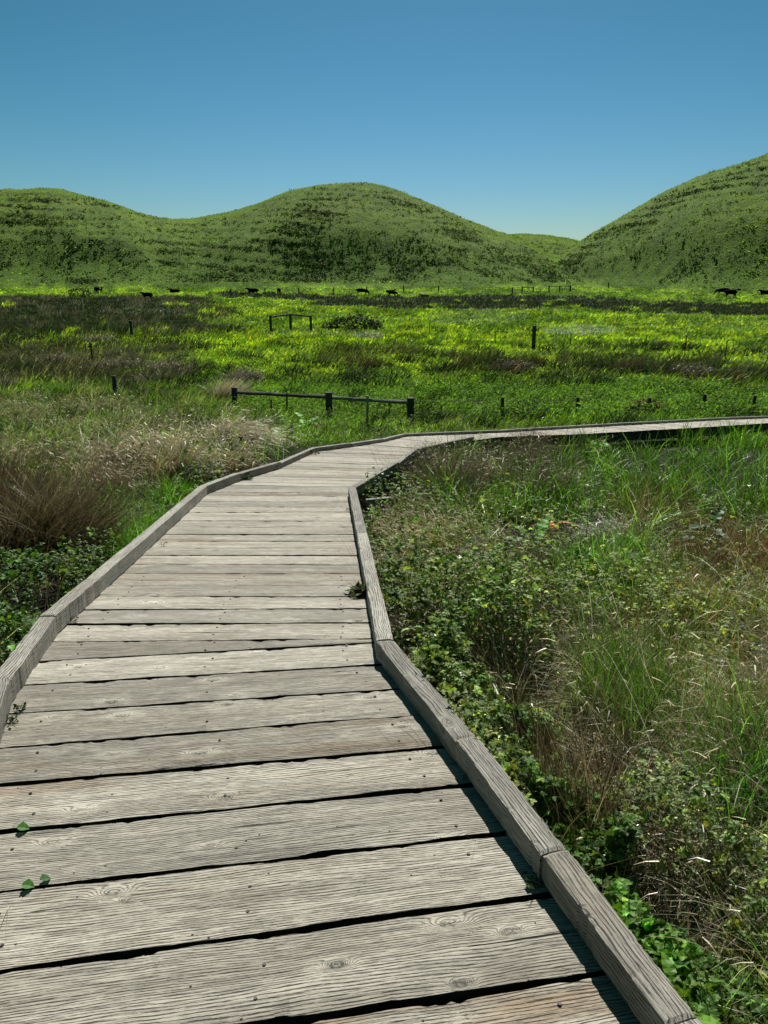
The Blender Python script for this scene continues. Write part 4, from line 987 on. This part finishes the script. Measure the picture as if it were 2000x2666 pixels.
# ------------------------------------------------------------------ hillside scrub (uncountable)
def hillpts(n):
    a = U(-.62, .62, n); r = U(215, 650, n); x = r * np.sin(a); y = r * np.cos(a); h, wh = hills_h(x, y); return a, r, x, y, h, wh  # azimuth, range, plan, height, which hill
TUFT = merge_T([(leaf_T(wid=.8, pts=4, fold=.2, droop=.1), k * 1.05, 1, (0, 0, 0)) for k in range(6)])
a_, r_, x, y, h, wh = hillpts(420000)
az_n = a_
terr = fbm(a_ * 11, h / 2.3, 3, 111); patch_ = fbm(x * .018, y * .018, 3, 113)
band = .5 + .5 * np.sin(h * 2 * math.pi / 3.4 + fbm(x * .012, y * .012, 3, 121) * 22 + a_ * 6)
dens = ss(.70, .92, band) * (.22 + .78 * ss(.44, .56, patch_)) * ss(2, 8, h) + ss(.55, .62, terr) * ss(.46, .56, patch_) * ss(2, 10, h) * .8
dens = dens + ss(.46, .56, fbm(x * .05, y * .05, 4, 117)) * ss(20, 6, h) * ss(.8, 1.8, h) * .7 + .016 + .16 * ss(30, 8, h) * ss(.5, 1.5, h) * ss(.40, .55, fbm(x * .09, y * .09, 3, 119))
el_ = (h + ground(x, y) - CH) / r_; ee_ = np.choose(wh, [np.interp(a_, HILLS[i][0], HILLS[i][1]) for i in range(3)]); dens *= ss(.0, .014, ee_ - el_) * .97 + .03
dens *= np.where(h > .4, 1, 0)
k = U(0, 1, len(x)) < dens * .50
x, y, h, r_ = x[k], y[k], h[k], r_[k]; n0 = len(x); print('scrub bushes', n0)
z = ground(x, y) + h; size = U(.25, .90, n0) * (.6 + .8 * fbm(x * .1, y * .1, 2, 5)) * np.interp(r_, [220, 600], [.9, 1.3])
m = 7; X_ = np.repeat(x, m); Y_ = np.repeat(y, m); Z_ = np.repeat(z, m); s_ = np.repeat(size, m); nn = len(X_)
d = R.normal(0, 1, (nn, 3)); d /= np.linalg.norm(d, axis=1)[:, None]; d[:, 2] = np.abs(d[:, 2])
P = np.stack([X_, Y_, Z_], 1) + d * s_[:, None] * np.array((.95, .8, .62)); base = jit((.022, .046, .018), n0, .42, .12)
lo_ = (U(0, 1, n0) < .65) & (h < 22); base[lo_] = jit((.055, .105, .028), int(lo_.sum()), .35, .1)
pl_ = U(0, 1, n0) < .12; base[pl_] = jit((.15, .19, .11), int(pl_.sum()), .3, .1)
A = Acc(); inst(A, SMALL, P - np.array((.0, 0, 0)), U(0, 6.3, nn), U(0, 1.3, nn), U(0, 6.3, nn), s_ * 1.05, np.repeat(base, m, 0) * np.exp(R.normal(0, .22, (nn, 1))))
tag(A.build('hillside_scrub', M_SCRUB), 'low dark coastal scrub spread in terraces over the hills', kind='stuff')
a_, r_, x, y, h, wh = hillpts(170000); k = (h > .3); x, y, h, r_ = x[k], y[k], h[k], r_[k]; n = len(x); P = np.stack([x, y, ground(x, y) + h - .05], 1)
A = Acc(); cc = hill_colour(x, y, h) * 1.05
blades(A, P, np.interp(r_, [220, 600], [.45, .9]) * U(.5, 1.2, n), np.interp(r_, [220, 600], [.22, .45]) * U(.5, 1.3, n), R.normal(1.8, 1.2, n), U(0, .5, n), U(.2, 1.2, n), jit(cc, n, .20, .07), K=2)
tag(A.build('hillside_grass', M_GRASS), 'rough green grass covering the hills', kind='stuff')

# ------------------------------------------------------------------ fences
def post_mesh(h_, w_, round_=False, seed=0):
    bm = bmesh.new(); rr_ = random.Random(seed); seg = 10 if round_ else 4; nz_ = 7
    rings = []
    for j in range(nz_ + 1):
        z_ = -.35 + (h_ + .35) * j / nz_; rg = []
        for i in range(seg):
            a = math.pi / 4 + i * 2 * math.pi / seg; rad = w_ * (.5 if round_ else .7071) * (1 - .03 * rr_.random()) * (.93 if j == nz_ else 1)
            rg.append(bm.verts.new((math.cos(a) * rad + .004 * rr_.uniform(-1, 1), math.sin(a) * rad + .004 * rr_.uniform(-1, 1), z_ + (rr_.uniform(-.012, .012) if j == nz_ else 0))))
        rings.append(rg)
    for r0_, r1_ in zip(rings, rings[1:]):
        for i in range(seg): bm.faces.new((r0_[i], r0_[(i + 1) % seg], r1_[(i + 1) % seg], r1_[i]))
    tp = bm.verts.new((0, 0, h_ + .012)); [bm.faces.new((rings[-1][i], rings[-1][(i + 1) % seg], tp)) for i in range(seg)]
    me = bpy.data.meshes.new('post'); bm.to_mesh(me); return me
def rail_obj(name, p, q, w_, parent, mat, seg=14, wob=.01, lichen=False):
    p, q = Vector(p), Vector(q); d = (q - p); n1 = d.cross(Vector((0, 0, 1))).normalized(); n2 = n1.cross(d).normalized(); bm = bmesh.new(); prev = None; rg_ = random.Random(int(p.x * 100))
    o0 = parent.location
    for j in range(seg + 1):
        c = p + d * j / seg + n2 * rg_.uniform(-wob, wob) * .5; k8 = 8; r_g = [bm.verts.new(c - o0 + (n1 * math.cos(i * 2 * math.pi / k8 + .39) + n2 * math.sin(i * 2 * math.pi / k8 + .39)) * w_ * .5 * (1 + rg_.uniform(-.12, .12))) for i in range(k8)]
        if prev: [bm.faces.new((prev[i], prev[(i + 1) % k8], r_g[(i + 1) % k8], r_g[i])) for i in range(k8)]
        else: bm.faces.new(r_g[::-1])
        prev = r_g
    bm.faces.new(prev); bmesh.ops.recalc_face_normals(bm, faces=bm.faces); me = bpy.data.meshes.new(name); bm.to_mesh(me); return link(name, me, mat, parent)
def wire_obj(parent, pts, rad=.004):
    A = Acc(); pts = np.array(pts); n = len(pts) - 1
    d = pts[1:] - pts[:-1]; up = np.array((0, 0, 1.)); s = np.cross(d, up); s /= np.linalg.norm(s, axis=1)[:, None]
    v = []; f = []
    k3 = 3
    for j in range(len(pts)):
        dj = s[min(j, n - 1)]
        for i in range(k3): a = i * 2 * math.pi / 3; v.append(pts[j] + dj * math.cos(a) * rad + up * math.sin(a) * rad)
    for j in range(n):
        for i in range(k3): f.append((j * 3 + i, j * 3 + (i + 1) % 3, (j + 1) * 3 + (i + 1) % 3, (j + 1) * 3 + i))
    me = bpy.data.meshes.new('wire'); me.from_pydata([tuple(p - np.array(parent.location)) for p in v], [], f); return link('wire', me, M_WIRE, parent)
def gp(q, rtop, hgt):
    """ground point of a post whose top is seen at (q, rtop) and which stands hgt tall"""
    x, y = at_ground(q, rtop, hgt); x, y = float(x), float(y); return x, y, float(ground(np.array(x), np.array(y)))
def wood_post(parent, q, rtop, hgt, w_, mat=M_POST, round_=False, name='post', lean=(0, 0)):
    x, y, z_ = gp(q, rtop, hgt); me = post_mesh(hgt, w_, round_, int(q)); o = link(name, me, mat, parent); o.location = Vector((x, y, z_)) - parent.location; o.rotation_euler = (lean[0], lean[1], .15); return Vector((x, y, z_ + hgt))
x, y, z_ = gp(850, 1020, .9)
rf = tag(empty('rail_fence', (x, y, z_)), 'low old rail fence with three thick posts and lichen covered top rail', 'fence')
T0 = wood_post(rf, 610, 1008, .70, .19); T1 = wood_post(rf, 856, 1020, .80, .19); T2 = wood_post(rf, 1069, 1033, .74, .17)
rail_obj('rail', T0 + Vector((.07, -.02, -.17)), T1 + Vector((-.06, 0, -.13)), .11, rf, M_POST)
rail_obj('rail', T1 + Vector((.06, 0, -.15)), T2 + Vector((-.06, 0, -.13)), .10, rf, M_LICHEN)
for q, r, hh in ((745, 1022, .7), (705, 1040, .5), (955, 1028, .85), (1013, 1045, .5)): wood_post(rf, q, r, hh, .05 if q != 955 else .065, M_LICHEN if q == 955 else M_POST, True, 'stake', (0, .03))
x, y, z_ = gp(297, 980, .9)
wf = tag(empty('wire_fence', (x, y, z_)), 'post and wire fence running left and right from the low rail fence', 'fence')
tops = [wood_post(wf, 297, 980, .85, .15)]
tops2 = [wood_post(wf, q, r, hh, w_, round_=True) for q, r, hh, w_ in ((1309, 1036, .62, .10), (1505, 1036, .60, .10), (1692, 1036, .55, .09), (1836, 1028, .60, .11), (1967, 1028, .6, .10))]
for dz_ in (-.08, -.4):
    p0 = Vector((tops[0].x - 6, tops[0].y + 1.6, tops[0].z)); wire_obj(wf, [tuple(p0 + Vector((0, 0, dz_))), tuple(tops[0] + Vector((0, 0, dz_))), tuple(T0 + Vector((0, 0, dz_)))], .004)
    wire_obj(wf, [tuple(p + Vector((0, 0, dz_))) for p in [T2] + tops2], .004)
# mid meadow brace, posts and stakes
x, y, z_ = gp(756, 820, 1.5)
br_ = tag(empty('fence_brace', (x, y, z_)), 'wooden corner brace of three posts with two slanting rails in the meadow', 'fence brace')
B0 = wood_post(br_, 704, 826, 1.6, .24); B1 = wood_post(br_, 756, 820, 1.7, .24); B2 = wood_post(br_, 809, 824, 1.5, .24)
rail_obj('rail', B0 + Vector((0, 0, -.12)), B1 + Vector((0, 0, -.05)), .16, br_, M_POST); rail_obj('rail', B1 + Vector((0, 0, -.05)), B2 + Vector((0, 0, -.10)), .16, br_, M_POST)
x, y, z_ = gp(340, 835, 1.4)
lf = tag(empty('wire_fence', (x, y, z_)), 'thin wire fence with one dark post across the dark rushes on the left', 'fence')
tt = [wood_post(lf, 340, 835, 1.4, .25)]
for dz_ in (-.1, -.5): wire_obj(lf, [tuple(Vector((*at_ground(-60, 834, 1.3), tt[0].z + dz_))), tuple(tt[0] + Vector((0, 0, dz_))), tuple(B0 + Vector((0, 0, dz_ - .1)))], .010)
for q, r, hh, w_, lab in ((1392, 848, 1.7, .30, 'single thick dark post standing alone in the bright meadow'), (236, 892, 1.2, .10, 'slender stake in the bright green strip on the left'),
                          (1119, 840, 1.1, .07, 'thin stake in front of the pale weeds'), (1290, 862, 1.0, .06, 'short thin stake left of the thick lone post'), (1487, 865, 1.0, .06, 'short thin stake among pale leaves right of the thick lone post'),
                          (1684, 872, 1.2, .06, 'thin metal stake in the green meadow, left one of the right hand pair'), (1788, 874, 1.4, .065, 'taller thin stake in the green meadow, second from the right edge'), (1894, 884, 1.4, .065, 'thin stake in the green meadow closest to the right picture edge')):
    x, y, z_ = gp(q, r, hh); o = link('fence_post' if w_ > .2 else 'stake', post_mesh(hh, w_, True, int(q)), M_POST, None, (x, y, z_)); tag(o, lab, 'post' if w_ > .2 else 'stake', None if w_ > .2 else 'thin stakes in the meadow')
x, y, z_ = gp(1420, 746, 1.7)
ff = tag(empty('wire_fence', (x, y, z_)), 'distant wire fence with small gate frames along the foot of the hills', 'fence')
ft = [wood_post(ff, q, r, 1.7, .30) for q, r in ((600, 752), (690, 750), (778, 749), (869, 748), (955, 746), (1051, 744), (1142, 744), (1335, 748), (1360, 746), (1389, 746), (1430, 745), (1458, 744), (1486, 743), (1585, 736), (1689, 727), (1793, 725), (1902, 724))]
for dz_ in (-.15, -.7): wire_obj(ff, [tuple(p + Vector((0, 0, dz_))) for p in ft], .02)
for i, j in ((8, 9), (10, 11), (11, 12)): rail_obj('rail', ft[i] + Vector((0, 0, -.2)), ft[j] + Vector((0, 0, -.2)), .2, ff, M_POST)

# ------------------------------------------------------------------ cattle
def skin_mesh(name, pts, edges, rad, sub=2):
    me = bpy.data.meshes.new(name); me.from_pydata(pts, edges, []); o = bpy.data.objects.new(name, me); COL.objects.link(o)
    md = o.modifiers.new('skin', 'SKIN'); md.use_smooth_shade = True
    for v, r_g in zip(me.skin_vertices[0].data, rad): v.radius = r_g if isinstance(r_g, tuple) else (r_g, r_g)
    me.skin_vertices[0].data[0].use_root = True
    s = o.modifiers.new('sub', 'SUBSURF'); s.levels = sub; s.render_levels = sub
    dg = bpy.context.evaluated_depsgraph_get(); dg.update(); m2 = bpy.data.meshes.new_from_object(o.evaluated_get(dg)); m2.name = name
    bpy.data.objects.remove(o); bpy.data.meshes.remove(me); return m2
def cow_mesh(head='down', lying=False):
    dz_ = -.62 if lying else 0
    P = [(-.15, 0, 1.02 + dz_), (-.75, 0, 1.10 + dz_), (-1.0, 0, 1.08 + dz_), (.40, 0, 1.02 + dz_), (.78, 0, 1.10 + dz_)]; Rr = [(.38, .42), (.34, .36), (.20, .24), (.36, .42), (.28, .34)]
    E_ = [(0, 1), (1, 2), (0, 3), (3, 4)]
    def ch(start, pts, rads):
        prev = start
        for p, r_g in zip(pts, rads): P.append(p); Rr.append(r_g); E_.append((prev, len(P) - 1)); prev = len(P) - 1
    if head == 'down': ch(4, [(1.12, 0, .98), (1.38, 0, .62), (1.50, 0, .42), (1.60, 0, .18)], [(.20, .24), (.14, .17), .14, .085])
    else: ch(4, [(1.08, 0, 1.30 + dz_), (1.30, 0, 1.46 + dz_), (1.50, 0, 1.38 + dz_), (1.74, 0, 1.24 + dz_)], [(.18, .22), (.13, .15), .14, .085])
    for sy in (-1, 1):
        if lying:
            ch(4, [(.86, sy * .25, .28), (1.05, sy * .30, .12), (.75, sy * .34, .07)], [.13, .09, .05]); ch(1, [(-.65, sy * .36, .30), (-.25, sy * .48, .14), (-.62, sy * .50, .07)], [.20, .10, .06])
        else:
            ch(4, [(.70, sy * .17, .72), (.72, sy * .18, .42), (.70, sy * .18, .10), (.74, sy * .18, .03)], [.13, .075, .05, .07])
            ch(1, [(-.78, sy * .18, .80), (-.66, sy * .20, .62), (-.92, sy * .20, .44), (-.84, sy * .20, .10), (-.80, sy * .20, .03)], [.17, .12, .065, .05, .07])
    ch(2, [(-1.16, 0, .95 + dz_), (-1.20, 0, .55 + dz_ * .7), (-1.18, 0, .36 + dz_ * .4)], [.045, .03, .05])
    return skin_mesh('body', P, E_, Rr, 2)
def ear_mesh(head, lying):
    bm = bmesh.new(); c = Vector((1.40, 0, .60)) if head == 'down' else Vector((1.34, 0, 1.50 - (.62 if lying else 0)))
    for s in (-1, 1):
        b = [bm.verts.new(c + Vector((.0, s * .10, .0))), bm.verts.new(c + Vector((.05, s * .12, .06))), bm.verts.new(c + Vector((-.02, s * .30, .03))), bm.verts.new(c + Vector((-.06, s * .12, .03)))]
        bm.faces.new((b[0], b[1], b[2])); bm.faces.new((b[0], b[2], b[3])); bm.faces.new((b[1], b[3], b[2])); bm.faces.new((b[0], b[3], b[1]))
    me = bpy.data.meshes.new('ears'); bm.to_mesh(me); return me
CM = {k: (cow_mesh(*k), ear_mesh(*k)) for k in (('down', False), ('up', False), ('up', True))}
def cow(q, rfoot, kind, rz, scale, label, mat=M_COW, patch=None):
    x, y = [float(v) for v in at_ground(q, rfoot)]; z_ = float(ground(np.array(x), np.array(y)) + hills_h(np.array([x]), np.array([y]))[0][0])
    root = tag(empty('cow', (x, y, z_ - .02), rz), label, 'cow', 'cattle grazing at the foot of the hills'); root.scale = (scale * 1.15,) * 3
    b, e = CM[kind]
    if mat is not M_COW: b = b.copy(); e = e.copy(); b.materials.clear(); e.materials.clear()
    link('body', b, mat, root); link('ears', e, mat, root)
    if patch:
        bm = bmesh.new(); bmesh.ops.create_uvsphere(bm, u_segments=10, v_segments=8, radius=1); me = bpy.data.meshes.new('white_patch'); bmesh.ops.scale(bm, vec=patch[1], verts=bm.verts); bmesh.ops.translate(bm, vec=patch[0], verts=bm.verts); bm.to_mesh(me); link('white_patch', me, M_WHITE, root)
S_, U_, LY = ('down', False), ('up', False), ('up', True)
cow(251, 763, U_, 1.75, 1.05, 'black cow seen end on, left one of the close pair at the far left'); cow(260, 763, U_, 1.35, 1.0, 'pale flanked black cow seen end on, right one of the far left pair', patch=((-.2, -.30, 1.0), (.28, .14, .22)))
cow(385, 781, U_, 2.9, 1.0, 'black cow half hidden in dark rushes, facing left in front of the others'); cow(456, 762, LY, 3.0, 1.1, 'black cow lying down, alone at the hill foot on the left')
cow(632, 767, LY, 2.8, .55, 'small black calf lying left of a standing cow'); cow(660, 769, U_, 3.1, 1.1, 'black cow with raised head facing left beside the small calf')
cow(727, 767, S_, 1.5, 1.05, 'black cow seen from behind, just right of the cow and calf'); cow(942, 769, S_, .0, 1.1, 'black cow grazing broadside in the centre of the pasture')
cow(1016, 763, LY, .4, 1.0, 'black cow lying behind another, farther one of the centre pair'); cow(1021, 773, S_, .5, .95, 'black cow in front of a lying one, nearer one of the centre pair')
cow(1105, 773, LY, 2.9, .8, 'tan calf lying alone in the grass right of the centre pair', M_TAN)
cow(1882, 770, S_, 2.8, 1.2, 'black cow standing behind another at the right, its rump to the left'); cow(1902, 777, U_, .15, 1.25, 'black cow with white shoulder patch, nearer one of the right hand pair', patch=((.80, -.22, 1.22), (.20, .14, .10)))
cow(1996, 767, LY, 3.0, 1.25, 'black cow lying at the right picture edge')

# ------------------------------------------------------------------ small things on the boardwalk
def leaf_on(q, r, size, yaw, label, col=(.05, .13, .03), T=ROUND):
    p = at_deck(q, r); A = Acc(); inst(A, T, np.array([[0, 0, .006]]), np.array([yaw]), np.array([.12]), np.array([yaw]), size, np.array([col]))
    o = A.build('leaf', M_LEAF); o.location = p + Vector((0, 0, .004)); tag(o, label, 'leaf', 'green leaves poking up between the planks')
leaf_on(45, 2162, .034, .2, 'single green leaf lying over the upper left plank gap'); leaf_on(58, 2312, .032, .1, 'lower left green leaf over a plank gap, left one of two'); leaf_on(105, 2300, .028, .7, 'lower left green leaf over a plank gap, right one of two', (.04, .09, .035))
def sprig(q, r, n, L, label, col=(.05, .05, .025), azc=None, up=.9, lf=True):
    p = at_deck(q, r); A = Acc(); P = R.normal(0, .003, (n, 3)); P[:, 2] = .004
    blades(A, P, L * U(.5, 1.2, n), .0022, U(0, 6.3, n) if azc is None else R.normal(azc, .6, n), U(up * .6, 1.5, n), U(-.3, .5, n), jit(col, n, .3, .1), K=4)
    if lf: m = n * 3; Q = R.normal(0, L * .20, (m, 3)); Q[:, 2] = np.abs(Q[:, 2]) * .5 + .008; inst(A, SMALL, Q, U(0, 6.3, m), U(0, 1, m), U(0, 6.3, m), (.016 if L < .13 else .05) * U(.6, 1.4, m), jit((.05, .07, .025), m, .4, .1))
    o = A.build('sprig', M_DRY); o.location = p; tag(o, label, 'sprig', 'dry sprigs lying on the deck edges')
sprig(1395, 2305, 12, .07, 'dark dry sprig against the near right curb'); sprig(1210, 2032, 7, .05, 'small dry twig by the right curb further up', lf=False)
sprig(30, 1880, 14, .07, 'greenish sprig trailing over the left edge planks'); sprig(55, 1845, 8, .05, 'small brown sprig beside the left curb joint'); sprig(195, 1615, 7, .06, 'dark twig at the foot of the left curb'); sprig(940, 1548, 26, .16, 'leafy sprig creeping over the right curb joint'); sprig(910, 1330, 8, .08, 'leafy sprig over the right deck edge below the bend', lf=True)
sprig(425, 1421, 4, .06, 'tiny weed growing from a plank gap'); sprig(20, 2370, 2, .09, 'pale straw lying at the left end of a near plank', (.4, .33, .2), 1.8, lf=False)
for q, r, s in ((640, 1248, .10), (700, 1222, .12), (760, 1198, .14), (805, 1182, .16), (845, 1172, .16), (990, 1148, .12), (1340, 1120, .12)):
    sprig(q, r, 22, s * 1.5, {640: 'short weeds through the left curb just past its corner', 700: 'weedy tuft on the left curb between its corner and the bend', 760: 'leafy weed draped over the curb in the middle of the left bend', 805: 'bramble shoot crossing the curb where the dock plants stand', 845: 'bramble shoot at the curb joint before the deck turns right', 990: 'little weed under the far curb at the turn', 1340: 'little weed by the far curb behind the bend'}[q], (.05, .06, .02))
# long grass stems leaning over the curbs
A = Acc(); pts = []
for q, r, n in ((60, 1700, 5), (190, 1560, 8), (280, 1480, 6), (380, 1380, 7), (905, 1400, 6), (915, 1480, 5), (935, 1580, 4), (1130, 1170, 50), (1010, 1205, 26)):
    for _ in range(n): p = at_deck(q + random.gauss(0, 14), r + random.gauss(0, 8)); pts.append((p.x + (-.12 if q < 600 else (.12 if q < 960 else .02)), p.y, p.z - .1))
P = np.array(pts); n = len(P); left = P[:, 0] < -1.2
blades(A, P, U(.3, .6, n), .0022, np.where(left, R.normal(1.6, .5, n), R.normal(-1.4, .7, n)), U(0, .4, n), U(.3, 1.1, n), jit((.07, .06, .03), n, .5, .1), K=6)
tag(A.build('grass_stems', M_DRY), 'single thin grass stems leaning across the curbs', kind='stuff')
# grey pipe end lying under the bend
me = None
p = at_deck(945, 1285); A = bmesh.new(); bmesh.ops.create_cone(A, cap_ends=True, segments=14, radius1=.035, radius2=.035, depth=.25); bmesh.ops.inset_region(A, faces=[f for f in A.faces if len(f.verts) > 4], thickness=.008, depth=-.01)
me = bpy.data.meshes.new('drain_pipe'); A.to_mesh(me); o = link('drain_pipe', me, M_PIPE, None, (p.x + .16, p.y - .1, p.z - .05)); o.rotation_euler = (0, 1.5, .1); tag(o, 'short grey pipe end among leaves under the boardwalk bend', 'pipe')
